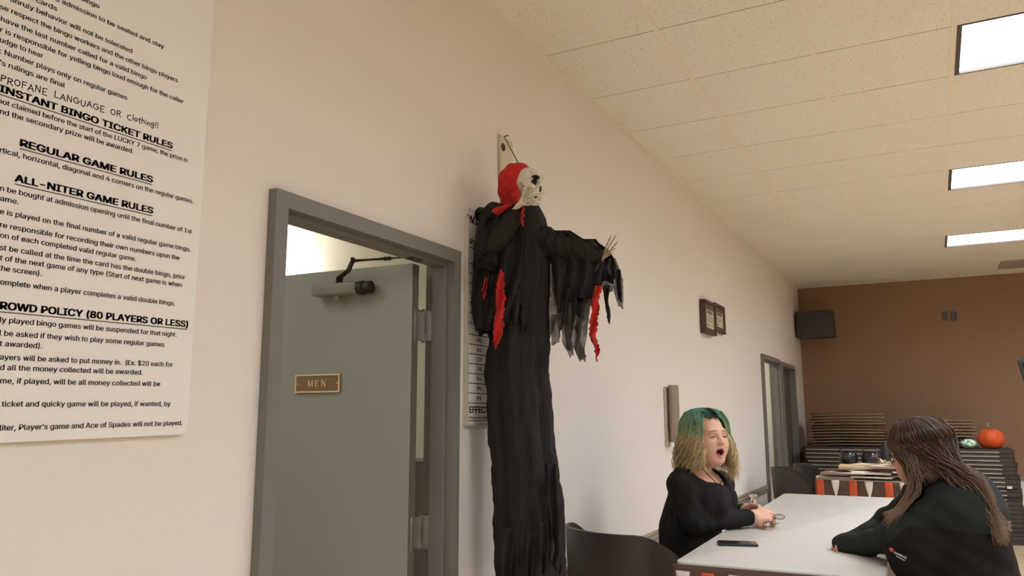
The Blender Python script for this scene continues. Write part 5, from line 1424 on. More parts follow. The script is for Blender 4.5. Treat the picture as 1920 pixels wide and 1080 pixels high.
def hair_mat(name):
    m = bpy.data.materials.new(name); m.use_nodes = True
    nt = m.node_tree; b = nt.nodes['Principled BSDF']
    a = nt.nodes.new('ShaderNodeAttribute'); a.attribute_name = 'dye'
    nt.links.new(a.outputs['Color'], b.inputs['Base Color'])
    b.inputs['Roughness'].default_value = .5; b.inputs['Specular IOR Level'].default_value = .25
    return m
HAIR = hair_mat('hair')

class Head:
    def __init__(s, c, f, k=1.0):
        s.c = Vector(c); s.f = Vector(f).normalized(); s.l = Vector((0, 0, 1)).cross(s.f).normalized(); s.u = s.f.cross(s.l).normalized(); s.k = k
        s.R = np.array([list(s.f), list(s.l), list(s.u)])
    def p(s, f, l, u): return s.c + (s.f * f + s.l * l + s.u * u) * s.k
    def loc(s, C): return (C - np.array(s.c)) @ s.R.T / s.k
    def ell(s, c, r, k=.02, neg=False): return ell_(s.p(*c), [q * s.k for q in r], s.R, k * s.k, neg)
    def cap(s, a, b, ra, rb=None, k=.015, neg=False): return cap_(s.p(*a), s.p(*b), ra * s.k, (ra if rb is None else rb) * s.k, k * s.k, neg)

def face_prims(h, mouth_open):
    jd = .014 if mouth_open else 0
    P = [h.ell((-.018, 0, .036), (.096, .075, .080), .03), h.ell((.024, 0, -.030 - jd * .4), (.062, .061, .083), .04),
         h.ell((.05, 0, -.088 - jd), (.036, .034, .024), .03), h.cap((.052, -.020, -.084 - jd), (-.005, -.054, -.046), .018, .023, .03), h.cap((.052, .020, -.084 - jd), (-.005, .054, -.046), .018, .023, .03)]
    for q in (-1, 1):
        P += [h.ell((.052, .036 * q, -.036), (.028, .028, .032), .05), h.ell((.077, .029 * q, .023), (.012, .020, .009), .028),
              h.ell((.088, .033 * q, .004), (.012, .019, .010), .012, True), h.ell((.0735, .032 * q, .003), (.0165, .0175, .0135), .006),
              h.ell((-.008, .074 * q, -.008), (.016, .009, .03), .008)]
    P += [h.cap((.083, 0, .014), (.1035, 0, -.021), .0075, .0102, .014), h.ell((.096, .0105, -.025), (.011, .0075, .007), .008), h.ell((.096, -.0105, -.025), (.011, .0075, .007), .008)]
    if mouth_open:
        P += [h.cap((.084, -.021, -.058), (.094, -.006, -.050), .0048, .0056, .008), h.cap((.084, .021, -.058), (.094, .006, -.050), .0048, .0056, .008), h.cap((.094, -.006, -.050), (.094, .006, -.050), .0056, None, .006),
              h.cap((.080, -.02, -.073), (.087, 0, -.086), .005, .0068, .008), h.cap((.080, .02, -.073), (.087, 0, -.086), .005, .0068, .008),
              h.ell((.088, 0, -.0675), (.036, .0195, .0145), .005, True)]
    else:
        P += [h.cap((.082, -.022, -.062), (.094, 0, -.057), .006, .0075, .008), h.cap((.082, .022, -.062), (.094, 0, -.057), .006, .0075, .008),
              h.cap((.082, -.018, -.068), (.091, 0, -.07), .006, .008, .008), h.cap((.082, .018, -.068), (.091, 0, -.07), .006, .008, .008),
              h.ell((.1, 0, -.0635), (.012, .024, .0022), .003, True)]
    return P

def face_paint(h, mouth_open):
    def fn(C):
        q = h.loc(C); f, l, u = q[:, 0], q[:, 1], q[:, 2]
        m = np.zeros(len(C), int)
        front = f > .074
        if mouth_open:
            lip = front & ((l / .026) ** 2 + ((u + .068) / .0235) ** 2 < 1) & (f > .080)
            ins = ((l / .0195) ** 2 + ((u + .0675) / .0155) ** 2 < 1) & (f < .086) & (f > .03)
            m[lip] = 1; m[ins] = 2
        else:
            m[front & ((l / .026) ** 2 + ((u + .064) / .0125) ** 2 < 1) & (f > .080)] = 1
        return m
    return fn

def on_face(h, tree, l, u, off):
    o = h.p(.3, l, u); hit = tree.ray_cast(o, -h.f)
    return (hit[0] + h.f * off) if hit[0] else h.p(.085, l, u)

def bvh_of(me):
    t = bmesh.new(); t.from_mesh(me); r = BVHTree.FromBMesh(t); t.free(); return r

def face_parts(h, root, gaze, tree):
    for q in (-1, 1):
        e = h.p(.0735, .032 * q, .003)
        bm = BM(); bmesh.ops.create_uvsphere(bm, u_segments=16, v_segments=10, radius=1)
        Mx = Matrix(((h.f.x, h.l.x, h.u.x, 0), (h.f.y, h.l.y, h.u.y, 0), (h.f.z, h.l.z, h.u.z, 0), (0, 0, 0, 1)))
        bm.transform(Matrix.Translation(h.p(.0805, .0325 * q, .0002)) @ Mx @ Matrix.Diagonal((.0104 * h.k, .0150 * h.k, .0044 * h.k, 1)))
        eo = obj('eye', bm, EYEW, root, True)
        bm = BM(); bmesh.ops.create_uvsphere(bm, u_segments=12, v_segments=8, radius=1)
        bm.transform(Matrix.Translation(h.p(.0858, .0325 * q + gaze * .003, -.0004)) @ Mx @ Matrix.Diagonal((.0056 * h.k, .0058 * h.k, .0037 * h.k, 1)))
        obj('iris', bm, IRIS, eo, True)
        bm = BM()
        tube(bm, [h.p(.0805 - abs(t) ** 2 * .009 + .010, .0325 * q + t * .0155, .0042 - .0036 * t * t) for t in (-1, -.6, -.2, .2, .6, 1)], [x * h.k for x in (.0009, .0019, .0024, .0024, .002, .001)], 6)
        obj('eyelashes', bm, LASH, root, True)
        bm = BM()
        tube(bm, [on_face(h, tree, q * (.014 + .037 * t), .0275 + .010 * t - .015 * t * t, .0004) for t in (0, .2, .4, .6, .8, 1)], [x * h.k for x in (.0022, .0028, .0028, .0025, .0019, .001)], 6, flat=.8)
        obj('eyebrow', bm, BROW, root, True)

def hand_prims(w, d, n, k=1.0, curl=(35, 75, 110), thumb=1, spread=.12):
    """w wrist, d towards the knuckles, n out of the back of the hand; thumb side = +s"""
    d = Vector(d).normalized(); n = Vector(n); n = (n - d * n.dot(d)).normalized(); s = d.cross(n) * thumb
    P = [cap_(w, w + d * .02 * k, .027 * k, .029 * k, .015)]
    kn = []
    for i, (off, L) in enumerate(((.030, .074), (.010, .082), (-.011, .077), (-.030, .062))):
        b = w + d * (.088 - abs(off + .005) * .25) * k + s * off * k + n * (.004 - abs(off) * .1) * k
        P.append(cap_(w + d * .022 * k + s * off * .55 * k, b, .0165 * k, .0115 * k, .012))
        dirv = (d + s * off * spread * 8).normalized(); q = b; a0 = 0
        for j, (fr, r0, r1) in enumerate(((.46, .0102, .0092), (.3, .0092, .0086), (.24, .0086, .0072))):
            an = math.radians(curl[j] + (off * 200))
            v = dirv * math.cos(an) - n * math.sin(an)
            q2 = q + v * L * fr * k * 1.05
            P.append(cap_(q, q2, r0 * k, r1 * k, .003)); q = q2
    t0 = w + d * .03 * k + s * .024 * k - n * .006 * k
    t1 = t0 + (d * .5 + s * .62 - n * .35).normalized() * .038 * k; t2 = t1 + (d * .82 + s * .12 - n * .5).normalized() * .032 * k; t3 = t2 + (d * .85 - s * .25 - n * .45).normalized() * .026 * k
    P += [cap_(t0, t1, .016 * k, .0125 * k, .012), cap_(t1, t2, .0118 * k, .0105 * k, .004), cap_(t2, t3, .0105 * k, .0085 * k, .004)]
    return P

def catmull(pts, n):
    pts = [Vector(p) for p in pts]; out = []
    P = [pts[0] * 2 - pts[1]] + pts + [pts[-1] * 2 - pts[-2]]
    m = len(pts) - 1
    for i in range(n):
        u = i / (n - 1) * m; k = min(int(u), m - 1); t = u - k
        a, b, c, d = P[k], P[k + 1], P[k + 2], P[k + 3]
        out.append(.5 * ((2 * b) + (c - a) * t + (2 * a - 5 * b + 4 * c - d) * t * t + (3 * b - a - 3 * c + d) * t ** 3))
    return out

def hair_obj(name, root, locks, cap_me, capcol, ns=4):
    """locks: (points, radii, colour function of 0..1)"""
    bm = BM(); cl = bm.verts.layers.float_color.new('dye')
    if cap_me:
        bm.from_mesh(cap_me); bpy.data.meshes.remove(cap_me)
        for v in bm.verts: v[cl] = (*capcol(v.co), 1)
        for f in bm.faces: f.smooth = True
    for pts, rs, cf in locks:
        rg = tube(bm, pts, rs, ns, flat=.55)
        for i, r in enumerate(rg):
            c = (*cf(i / (len(rg) - 1), pts[i]), 1)
            for v in r: v[cl] = c
    return obj(name, bm, HAIR, root, True)

def mix(a, b, t): t = max(0, min(1, t)); return tuple(p + (q - p) * t for p, q in zip(a, b))

# ---- woman with green and blonde hair, sitting at the left of the table, facing across it
K1 = 1.04
Y1_ = 3.92
h1 = Head(at(1325, 820, Y=Y1_), (.80, -.60, .03), 1.06)
g1 = thing('person', 'seated woman with wavy green and blonde hair, open mouth and black top', 'person', (.45, 3.95, 0))
nb = at(1306, 890, Y=3.95)
shR, elR, wrR = at(1278, 908, Y=3.80), at(1300, 982, Y=3.76), at(1405, 970, Y=4.0)
shL, elL, wrL = at(1352, 908, Y=4.13), at(1352, 968, Y=4.22), at(1392, 959, Y=4.14)
elR.z = max(elR.z, .905); 
hips = Vector((.42, 3.95, .60))
fwd = Vector((1, 0, 0))
dR = at(1446, 964, Y=4.06) - wrR; dL = at(1440, 950, Y=4.10) - wrL
def torso1(g):
    return [ell_((.515, 3.95, 1.03), (.125 + g, .165 + g, .15 + g), None, .06), ell_((.475, 3.95, .83), (.145 + g, .17 + g, .18 + g), None, .08), ell_((.44, 3.95, .62), (.17 + g, .195 + g, .14 + g), None, .08),
            ell_((.615, 3.86, .985), (.075 + g, .08 + g, .085 + g), None, .10), ell_((.615, 4.04, .985), (.075 + g, .08 + g, .085 + g), None, .10),
            cap_(shR, nb + Vector((-.03, -.03, -.02)), .055 + g, .06 + g, .05), cap_(shL, nb + Vector((-.03, .03, -.02)), .055 + g, .06 + g, .05)]
def arms1(g):
    return [cap_(shR, elR, .058 + g, .046 + g, .035), cap_(elR, wrR, .045 + g, .031 + g, .025), cap_(shL, elL, .056 + g, .046 + g, .035), cap_(elL, wrL, .045 + g, .031 + g, .025)]
def legs1(g, hp, fx, ydir=(-.1, .1), knee=.45, z=.56):
    P = []
    for dy in ydir:
        a = hp + Vector((0, dy, 0)); b = hp + Vector((fx * knee, dy * 1.3, -.03)); c = Vector((b.x, b.y, .1)) + Vector((-.02 * fx, 0, 0))
        P += [cap_(a, b, .085 + g, .062 + g, .04), cap_(b, c, .055 + g, .036 + g, .03)]
    return P
def feet(hp, fx, ydir, knee=.45):
    P = []
    for dy in ydir:
        b = hp + Vector((fx * knee, dy * 1.3, 0)); a = Vector((b.x - .02 * fx, b.y, .055)); P += [cap_(a + Vector((-.04 * fx, 0, -.01)), a + Vector((.13 * fx, 0, -.022)), .036, .03, .02)]
    return P
GR = at(1425, 962, Y=4.05)
P = torso1(-.012) + arms1(-.012) + legs1(-.01, hips, 1, knee=.40) + feet(hips, 1, (-.1, .1), .40)
P += [cap_(nb + Vector((-.02, 0, -.03)), h1.p(-.012, 0, -.055), .058, .054, .03), cap_(nb + Vector((.05, -.06, -.05)), nb + Vector((.05, .06, -.05)), .03, None, .03)]
P += face_prims(h1, True)
P += hand_prims(wrR, dR, Vector((-.05, -.72, .62)), 1.04, (28, 80, 125), 1)
P += hand_prims(wrL, dL, Vector((-.05, .62, .75)), 1.02, (30, 80, 125), -1)
me = sdf_mesh('body', P, .0040); paint(me, face_paint(h1, True)); tree1 = bvh_of(me)
obj('body', None, [SKIN, LIP, MOUTH], g1, True, mesh=me)
face_parts(h1, g1, 0, tree1)
bm = BM(); tube(bm, [h1.p(.045, 0, -.0775), h1.p(.065, 0, -.0745), h1.p(.078, 0, -.078)], [.012, .0135, .007], 10, flat=.6); obj('tongue', bm, TONGUE, g1, True)
bm = BM(); tube(bm, [h1.p(.068, -.014, -.0555), h1.p(.08, 0, -.0545), h1.p(.068, .014, -.0555)], .0028, 6); obj('teeth', bm, TEETH, g1, True)
# black top with a scooped neck
def wr1(Pt):
    return .0014 * np.sin(70 * Pt[:, 0] + 40 * Pt[:, 2] + 3 * np.sin(25 * Pt[:, 1])) * np.sin(35 * Pt[:, 2] + 12 * Pt[:, 1]) + .0015 * np.sin(120 * Pt[:, 0] - 60 * Pt[:, 1])
nbA = np.array(nb)
def neck1(Pt, v):
    q = Pt - (nbA + np.array([.055, -.02, .03]))
    e = np.linalg.norm(q / np.array([.120, .125, .108]), axis=1)
    return np.maximum(v, (1 - e) * .1)
def cuffs(a, b):
    return [cap_(a, a + (b - a) * .955, .045 + .008, .036 + .009, .02)]
P = torso1(.002) + [cap_(shR, elR, .052, .047, .06), cap_(elR, elR + (wrR - elR) * .95, .048, .040, .025), cap_(shL, elL, .06, .05, .035), cap_(elL, elL + (wrL - elL) * .93, .05, .039, .025)]
obj('black_top', None, KNIT, g1, True, mesh=sdf_mesh('black_top', P, .005, wr1, neck1))
P = legs1(.006, hips, 1, knee=.40) + [ell_((.44, 3.95, .60), (.176, .20, .125), None, .06)]
obj('trousers', None, JEANS, g1, True, mesh=sdf_mesh('trousers', P, .008))
obj('shoes', None, SHOE, g1, True, mesh=sdf_mesh('shoes', [dict(p, ra=p['ra'] + .008, rb=p['rb'] + .008) for p in feet(hips, 1, (-.1, .1), .40)], .007))
# necklace
bm = BM()
def skin1(px, py):
    d_ = (at(px, py, Y=3.9) - CAM).normalized(); hit = tree1.ray_cast(CAM, d_)
    return (hit[0] if hit[0] else at(px, py, Y=3.85)) - d_ * .004
nk = [skin1(*p) for p in ((1304, 866), (1312, 874), (1322, 884), (1332, 894), (1341, 904), (1347, 910), (1353, 902), (1357, 892), (1359, 884))]
tube(bm, catmull(nk, 40), .0022, 6)
t = bmesh.new(); lathe(t, nk[5] - Vector((0, 0, .016)), [(.002, -.012), (.006, -.006), (.006, .006), (.002, .012)], 10); merge(bm, t)
obj('necklace', bm, DARK, g1, True)
# hair
def hair1():
    R_ = random.Random(21); locks = []
    teal, dteal, olive, blond, dark, pale = [lin(c) for c in ((90, 164, 144), (44, 112, 98), (164, 172, 122), (216, 190, 142), (166, 138, 98), (238, 218, 172))]
    def scalp(az, el, ext=0.0):
        a, e = math.radians(az), math.radians(el)
        return h1.p(-.016 + (.105 + ext) * math.sin(e) * math.cos(a), (.085 + ext) * math.sin(e) * math.sin(a), .036 + (.092 + ext) * math.cos(e))
    for i in range(2000):
        side = 1 if R_.random() < .58 else -1
        q = R_.random() ** (1.3 if i % 3 else 2.6)                  # 0 = front of the parting, 1 = back of the head
        az = side * (60 + 118 * q + R_.uniform(-5, 5))
        ext = R_.uniform(.0, .017)
        sf = .052 - .125 * q + R_.uniform(-.012, .012)
        if i % 7 == 0:                                              # short hairs along the hairline
            az = side * R_.uniform(47, 60); ext = R_.uniform(-.007, .001); sf = R_.uniform(.052, .070)
        zz = .036 + .093 * math.sqrt(max(.05, 1 - ((sf + .016) / .108) ** 2))
        pts = [h1.p(sf, side * .004, zz + ext * .4), h1.p(sf * .9 + .003, side * R_.uniform(.026, .034), zz - .004 + ext * .6)]
        for t in (.42, .62, .8, 1.0): pts.append(scalp(az * (.80 + .20 * t), 98 * t, ext + .004 + .008 * t))
        L = R_.uniform(.10, .20) + (R_.uniform(0, .05) if side > 0 else 0) * (1.0 if abs(az) < 140 else 1.05)
        out = (pts[-1] - h1.p(-.016, 0, -.0)); out.z = 0; out.normalize()
        if side > 0 and abs(az) < 100: out = (out + Vector((.35, .0, 0))).normalized()
        pp = pts[-1]; ph = R_.uniform(0, 6.28); fr = R_.uniform(55, 85); am = R_.uniform(.006, .015)
        tang = Vector((-out.y, out.x, 0)); fl = R_.uniform(.10, .38)
        for k in range(1, 15):
            s = L * k / 14
            pts.append(pp + Vector((0, 0, -s)) + out * (fl * s * (1 - .55 * s / L)) + (out * math.sin(fr * s + ph) + tang * math.cos(fr * s + ph)) * am * min(1, k / 5))
        pts = catmull(pts, 26)
        jit = [Vector((R_.uniform(-1, 1), R_.uniform(-1, 1), R_.uniform(-1, 1))) * .0012 for _ in pts]; pts = [p + q for p, q in zip(pts, jit)]
        r0 = R_.uniform(.0010, .0023); rs = [r0 * (.55 + .45 * min(1, j / 6)) * (1 if j < 19 else max(.15, 1 - (j - 19) / 7)) for j in range(26)]
        tone = R_.random(); gl = R_.uniform(.12, .27)
        def cf(t, p, tone=tone, gl=gl):
            root = mix(dteal, teal, .25 + tone * .9); tip = mix(dark, blond, tone * 1.5) if tone < .8 else mix(blond, pale, (tone - .8) * 5)
            return mix(root, mix(olive, tip, (t - gl - .08) / .18), (t - gl + .1) / .2) if t > gl - .1 else (mix(lin((70, 58, 50)), root, t / .08) if t < .08 else root)
        locks.append((pts, rs, cf))
    capP = [h1.ell((-.020, 0, .038), (.108, .086, .094), .02), h1.ell((-.045, 0, -.03), (.075, .078, .09), .03), h1.ell((.085, 0, -.035), (.075, .060, .098), .012, True), h1.ell((.130, 0, .020), (.136, .098, .130), .015, True), h1.ell((.03, 0, -.16), (.09, .1, .08), .02, True)]
    me_ = sdf_mesh('cap', capP, .006)
    def cc(p):
        u = (p - h1.c).dot(h1.u); return mix(olive, mix(dteal, teal, .1), (u + .01) / .05)
    return hair_obj('hair', g1, locks, me_, cc)
hair1()
# hair clip
bm = BM(); p_ = at(1305, 789, Y=3.80)
for k in range(2): tube(bm, [p_ + h1.u * (.010 - .016 * k) + h1.f * .018, p_ + h1.u * (.0 - .016 * k) - h1.f * .012 - h1.l * .006], .0028, 6)
obj('hair_clip', bm, DKSTEEL, g1, True)
# spectacles held in the hands
ga, gb = at(1448, 978, Y=4.02), at(1462, 966, Y=4.08)
sp_ = thing('spectacles', 'thin dark rimmed spectacles held in the green-haired woman\'s hands', 'glasses', (ga.x, ga.y, ga.z))
RIMM = mat('spectacle_rim', (60, 54, 58), .3, .6); LENS = GLASSM
wv = (at(1466, 962, Y=4.08) - at(1430, 985, Y=3.98)).normalized()
ctrs = [at(1440, 983, Y=3.98), at(1461, 969, Y=4.06)]
nrm = Vector((.2, -.32, .92)).normalized(); e1 = (wv - nrm * wv.dot(nrm)).normalized(); e2 = nrm.cross(e1)
for c in ctrs:
    bm = BM(); tube(bm, [c + e1 * .029 * math.cos(a) + e2 * .022 * math.sin(a) for a in [2 * PI * k / 26 for k in range(27)]], .0018, 6, cap=False); rm = obj('rim', bm, RIMM, sp_, True)
    bm = BM(); poly(bm, [c + e1 * .0285 * math.cos(a) + e2 * .0215 * math.sin(a) - nrm * .0004 for a in [2 * PI * k / 26 for k in range(26)]], nrm, .0008); obj('lens', bm, LENS, rm)
bm = BM(); tube(bm, [ctrs[0] + e1 * .029, (ctrs[0] + ctrs[1]) / 2 + e2 * .006, ctrs[1] - e1 * .029], .0016, 6); obj('bridge', bm, RIMM, sp_, True)
bm = BM(); tube(bm, catmull([ctrs[0] - e1 * .029, ctrs[0] - e1 * .034 - nrm * .008, ctrs[0] + e1 * .03 - nrm * .016, ctrs[0] + e1 * .08 - nrm * .014], 14), .0017, 6); obj('temple', bm, RIMM, sp_, True)

# ---- woman with long brown hair in a black jacket, seen from behind her left shoulder
Y2_ = 3.33
h2 = Head(at(1723, 850, Y=Y2_), (-.93, .24, -.24), .95)
g2 = thing('person', 'woman with very long brown hair and black jacket leaning on the white table', 'person', (1.66, 3.36, 0))
nb2 = at(1768, 912, Y=3.38)
sL, eL, wL = at(1796, 946, Y=3.23), at(1692, 1004, Y=3.24), at(1618, 1021, Y=3.46)
sR, eR, wR = at(1742, 925, Y=3.58), at(1668, 985, Y=3.66), at(1612, 1014, Y=3.58)
hp2 = Vector((1.72, 3.36, .60))
def torso2(g):
    return [ell_((1.615, 3.36, 1.01), (.14 + g, .175 + g, .17 + g), None, .07), ell_((1.63, 3.36, .80), (.15 + g, .185 + g, .2 + g), None, .08), ell_((1.68, 3.36, .62), (.165 + g, .2 + g, .14 + g), None, .08),
            ell_((1.50, 3.28, .96), (.08 + g, .08 + g, .085 + g), None, .06), ell_((1.50, 3.45, .96), (.08 + g, .08 + g, .085 + g), None, .06),
            cap_(sL, nb2 + Vector((.03, -.03, -.03)), .058 + g, .065 + g, .05), cap_(sR, nb2 + Vector((.03, .03, -.03)), .058 + g, .065 + g, .05)]
P = torso2(-.015) + [cap_(sL, eL, .05, .042, .03), cap_(eL, wL, .042, .028, .02), cap_(sR, eR, .05, .042, .03), cap_(eR, wR, .042, .028, .02)]
P += legs1(-.01, hp2, -1, knee=.40) + feet(hp2, -1, (-.1, .1), .40)
P += [cap_(nb2 + Vector((0, 0, -.03)), h2.p(-.015, 0, -.055), .056, .052, .03)]
P += face_prims(h2, False)
dl2 = Vector((-.8, .55, -.12)); P += hand_prims(wL, dl2, Vector((.1, .1, 1)), .92, (30, 75, 120), 1)
P += hand_prims(wR, Vector((-.7, -.5, -.12)), Vector((.1, .1, 1)), .92, (30, 75, 120), -1)
me = sdf_mesh('body', P, .0048); paint(me, face_paint(h2, False)); tree2 = bvh_of(me)
obj('body', None, [SKIN2, LIP], g2, True, mesh=me)
face_parts(h2, g2, 0, tree2)
# glasses she wears
bm = BM()
for q in (-1, 1):
    tube(bm, [h2.p(.098 - .006 * math.cos(a) ** 2, q * .033 + .024 * math.cos(a), .002 + .016 * math.sin(a)) for a in [2 * PI * k / 22 for k in range(23)]], .002, 6, cap=False)
    tube(bm, [h2.p(.094, q * .06, .006), h2.p(.04, q * .078, .008), h2.p(-.01, q * .08, .0)], .002, 6)
tube(bm, [h2.p(.1, -.008, .006), h2.p(.104, 0, .008), h2.p(.1, .008, .006)], .002, 6)
obj('glasses', bm, DARK, g2, True)
def wr2(Pt):
    return .0026 * np.sin(38 * Pt[:, 0] + 26 * Pt[:, 2] + 3 * np.sin(14 * Pt[:, 1])) * np.sin(22 * Pt[:, 2] - 15 * Pt[:, 0]) + .002 * np.sin(80 * Pt[:, 2] + 50 * Pt[:, 0])
P = [cap_(sL, eL, .074, .058, .09), cap_(eL, eL + (wL - eL) * .98, .058, .043, .04), cap_(sR, eR, .070, .060, .06), cap_(eR, eR + (wR - eR) * .98, .062, .043, .03),
     cap_(wL - (wL - eL).normalized() * .02, wL + dl2.normalized() * .085, .044, .038, .02), cap_(wR - (wR - eR).normalized() * .02, wR + Vector((-.7, -.5, -.12)).normalized() * .08, .044, .036, .02),
     cap_(sL, nb2 + Vector((.03, -.03, -.02)), .078, .085, .05), cap_(sR, nb2 + Vector((.03, .03, -.02)), .078, .085, .05), ell_((1.655, 3.36, 1.05), (.135, .19, .125), None, .09),
     ell_(nb2 + Vector((.035, 0, .0)), (.10, .125, .062), None, .04), ell_(nb2 + Vector((.075, 0, -.06)), (.07, .12, .09), None, .05), cap_(nb2 + Vector((-.06, -.06, -.005)), nb2 + Vector((.06, -.085, .02)), .04, .045, .03), cap_(nb2 + Vector((-.06, .06, -.005)), nb2 + Vector((.06, .085, .02)), .04, .045, .03)]
obj('hoodie', None, HOODIE, g2, True, mesh=sdf_mesh('hoodie', P, .0062, wr2))
P = [ell_((1.615, 3.355, .985), (.168, .205, .15), None, .06), ell_((1.635, 3.36, .80), (.178, .212, .2), None, .08), ell_((1.665, 3.36, .64), (.18, .215, .13), None, .08),
     ell_((1.50, 3.27, .945), (.095, .095, .09), None, .06), ell_((1.475, 3.25, .92), (.085, .10, .11), None, .06), ell_((1.50, 3.45, .945), (.095, .095, .09), None, .06)]
vm = sdf_mesh('vest', P, .0062, wr2)
vbm = bmesh.new(); vbm.from_mesh(vm); vtree = BVHTree.FromBMesh(vbm); vbm.free()
vo_ = obj('vest', None, VEST, g2, True, mesh=vm)
P = legs1(.006, hp2, -1, knee=.40) + [ell_((1.70, 3.36, .60), (.176, .205, .125), None, .06)]
obj('trousers', None, JEANS, g2, True, mesh=sdf_mesh('trousers', P, .008))
obj('shoes', None, SHOE, g2, True, mesh=sdf_mesh('shoes', [dict(p, ra=p['ra'] + .008, rb=p['rb'] + .008) for p in feet(hp2, -1, (-.1, .1), .40)], .007))
# small chest logo: red dot and slanted white letters, wrapped onto the vest
def wrap(bm, off):
    for v in bm.verts:
        h_, n_, *_ = vtree.ray_cast(Vector((v.co.x, 2.6, v.co.z)), Vector((0, 1, 0)))
        if h_: v.co = h_ + n_ * off
def vpt(px, py):
    h_, n_, *_ = vtree.ray_cast(CAM, (at(px, py, Y=3.2) - CAM).normalized())
    return h_ if h_ else at(px, py, Y=3.17)
la, lb_ = vpt(1678, 1038), vpt(1698, 1047)
bm = BM(); text_into(bm, 'BREG', (la.x, 0, la.z), (lb_.x - la.x, 0, lb_.z - la.z), (-.1, 0, 1), (lb_ - la).length, .011, .02, 0, .25)
wrap(bm, .003)
lg = obj('logo_lettering', bm, WHITECL, g2)
bm = BM(); c = vpt(1673, 1031)
bmesh.ops.create_circle(bm, cap_ends=True, segments=16, radius=.0075, matrix=Matrix.Translation((c.x, 0, c.z)) @ Matrix.Rotation(PI / 2, 4, 'X')); wrap(bm, .003); obj('logo_dot', bm, mat('logo_red', (196, 84, 70), .6), g2)
bm = BM(); l2a, l2b = vpt(1681, 1042), vpt(1697, 1050); d_ = Vector((l2b.x - l2a.x, 0, l2b.z - l2a.z)); n_ = 12
a_ = [bm.verts.new(Vector((l2a.x, 0, l2a.z)) + d_ * k / n_) for k in range(n_ + 1)]; b_ = [bm.verts.new(Vector((l2a.x, 0, l2a.z - .0025)) + d_ * k / n_) for k in range(n_ + 1)]
for k in range(n_): bm.faces.new((a_[k], a_[k + 1], b_[k + 1], b_[k]))
wrap(bm, .003); obj('logo_underline', bm, WHITECL, g2)
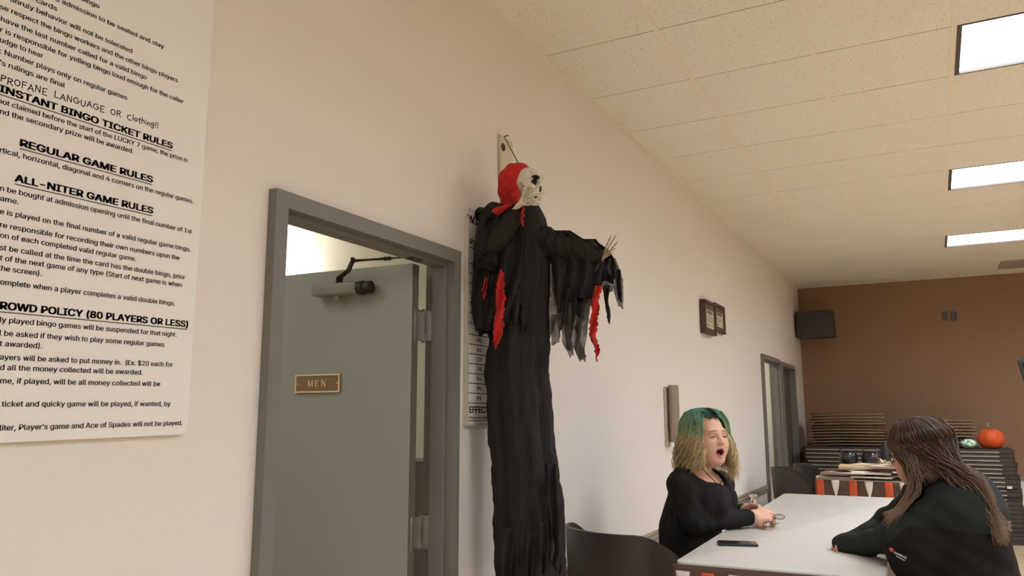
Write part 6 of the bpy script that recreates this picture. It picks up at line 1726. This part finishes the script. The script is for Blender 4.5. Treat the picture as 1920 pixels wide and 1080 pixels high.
# zip pull at the side seam
bm = BM(); z0_, z1_ = vpt(1848, 974), vpt(1850, 988); tube(bm, [z0_ + Vector((0, -.012, 0)), z1_ + Vector((0, -.012, 0))], .003, 6); obj('zip_pull', bm, STEEL, g2, True)
def hair2():
    R_ = random.Random(5); locks = []
    brown, dk, red, ash, tip = [lin(c) for c in ((84, 61, 48), (52, 38, 31), (128, 94, 68), (150, 122, 98), (168, 148, 130))]
    def scalp(az, el, ext=0.0):
        a, e = math.radians(az), math.radians(el)
        return h2.p(-.016 + (.105 + ext) * math.sin(e) * math.cos(a), (.085 + ext) * math.sin(e) * math.sin(a), .036 + (.092 + ext) * math.cos(e))
    near = 1 if h2.l.y < 0 else -1        # side of the head turned to the viewer
    def add(pts, r0, tone, tipf, n=26, rtip=.2):
        pts = catmull(pts, n)
        rs = [r0 * (.6 + .4 * min(1, j / 6)) * (1 if j < n * .6 else max(rtip, 1 - (j - n * .6) / (n * .45))) for j in range(n)]
        def cf(t, p):
            base_ = mix(dk, brown, tone * 1.3) if tone < .75 else mix(brown, red, (tone - .75) * 4)
            return mix(base_, mix(ash, tip, tone), (t - .55) * tipf)
        locks.append((pts, rs, cf))
    def crown(q, side, ext):
        sf = .055 - .13 * q + R_.uniform(-.01, .01)
        zz = .036 + .093 * math.sqrt(max(.05, 1 - ((sf + .016) / .108) ** 2))
        return [h2.p(sf, side * .004, zz + ext * .5), h2.p(sf * .92 + .002, side * R_.uniform(.026, .034), zz - .004 + ext * .7)]
    for i in range(2100):          # hair that falls over the back
        q = R_.uniform(.15, 1); ext = R_.uniform(.002, .018)
        az = near * (58 + 122 * q + R_.uniform(-6, 6))
        if i % 5 == 0: az = -near * R_.uniform(120, 180)
        pts = crown(q, near if az * near > 0 else -near, ext) + [scalp(az * (.85 + .15 * t), 92 * t, ext + .008 * t) for t in (.45, .7, 1)]
        w = R_.random(); yy = 3.16 + .38 * R_.random()
        pts.append(at(1774 + 34 * w, 898 - 24 * w + R_.uniform(-6, 6), Y=yy))
        pts.append(at(1806 + 42 * w, 930 - 26 * w + R_.uniform(-8, 8), Y=yy))
        pts.append(at(1848 + 25 * w + R_.uniform(-5, 5), 968 + R_.uniform(-14, 14), Y=yy))
        pts.append(at(1868 + 22 * w + R_.uniform(-10, 10), 1004 + R_.uniform(-25, 22), Y=yy))
        add(pts, R_.uniform(.0009, .0020), R_.random(), 2.0, 30, .08)
    for i in range(900):          # side of the head, in front of the shoulder
        q = R_.uniform(0, .45); ext = R_.uniform(.002, .017); az = near * (50 + 110 * q + R_.uniform(-5, 5))
        pts = crown(q, near, ext) + [scalp(az * (.82 + .18 * t), 96 * t, ext + .008 * t) for t in (.42, .7, 1)]
        w = R_.random(); yy = 3.20 + .12 * R_.random()
        e = pts[-1]
        if i % 3 == 0:
            pts.append(at(1702 + 26 * w, 908 + R_.uniform(-8, 8), Y=yy)); pts.append(at(1688 + 14 * w + R_.uniform(-4, 4), 945 + R_.uniform(-5, 10), Y=yy))
            pts.append(at(1656 + 18 * w + R_.uniform(-6, 6), 982 + R_.uniform(-22, 12), Y=yy - .02))
        else:
            pts.append(at(1712 + 66 * w, 890 + R_.uniform(-4, 4), Y=yy)); pts.append(at(1728 + 64 * w + R_.uniform(-4, 4), 912 + R_.uniform(-6, 8), Y=yy + .06))
        add(pts, R_.uniform(.0009, .0019), R_.random() * .9, 2.2, 26, .1)
    for i in range(120):           # far side
        az = -near * R_.uniform(60, 150); s0 = R_.uniform(3, 30); ext = R_.uniform(.0, .012); a0 = az * R_.uniform(.3, .9)
        pts = [scalp(a0 + (az - a0) * min(1, t * 1.4), s0 + (96 - s0) * t, ext) for t in (0, .3, .6, 1)]
        e = pts[-1]; pts += [e + Vector((.01, .01, -.1)), e + Vector((.05, .02, -.2))]
        add(pts, R_.uniform(.004, .007), R_.random(), 1.2, 16)
    capP = [h2.ell((-.020, 0, .038), (.108, .087, .094), .02), h2.ell((-.045, 0, -.03), (.075, .08, .1), .03), h2.ell((.090, 0, -.035), (.07, .062, .098), .012, True)]
    return hair_obj('hair', g2, locks, sdf_mesh('cap', capP, .006), lambda p: brown)
hair2()
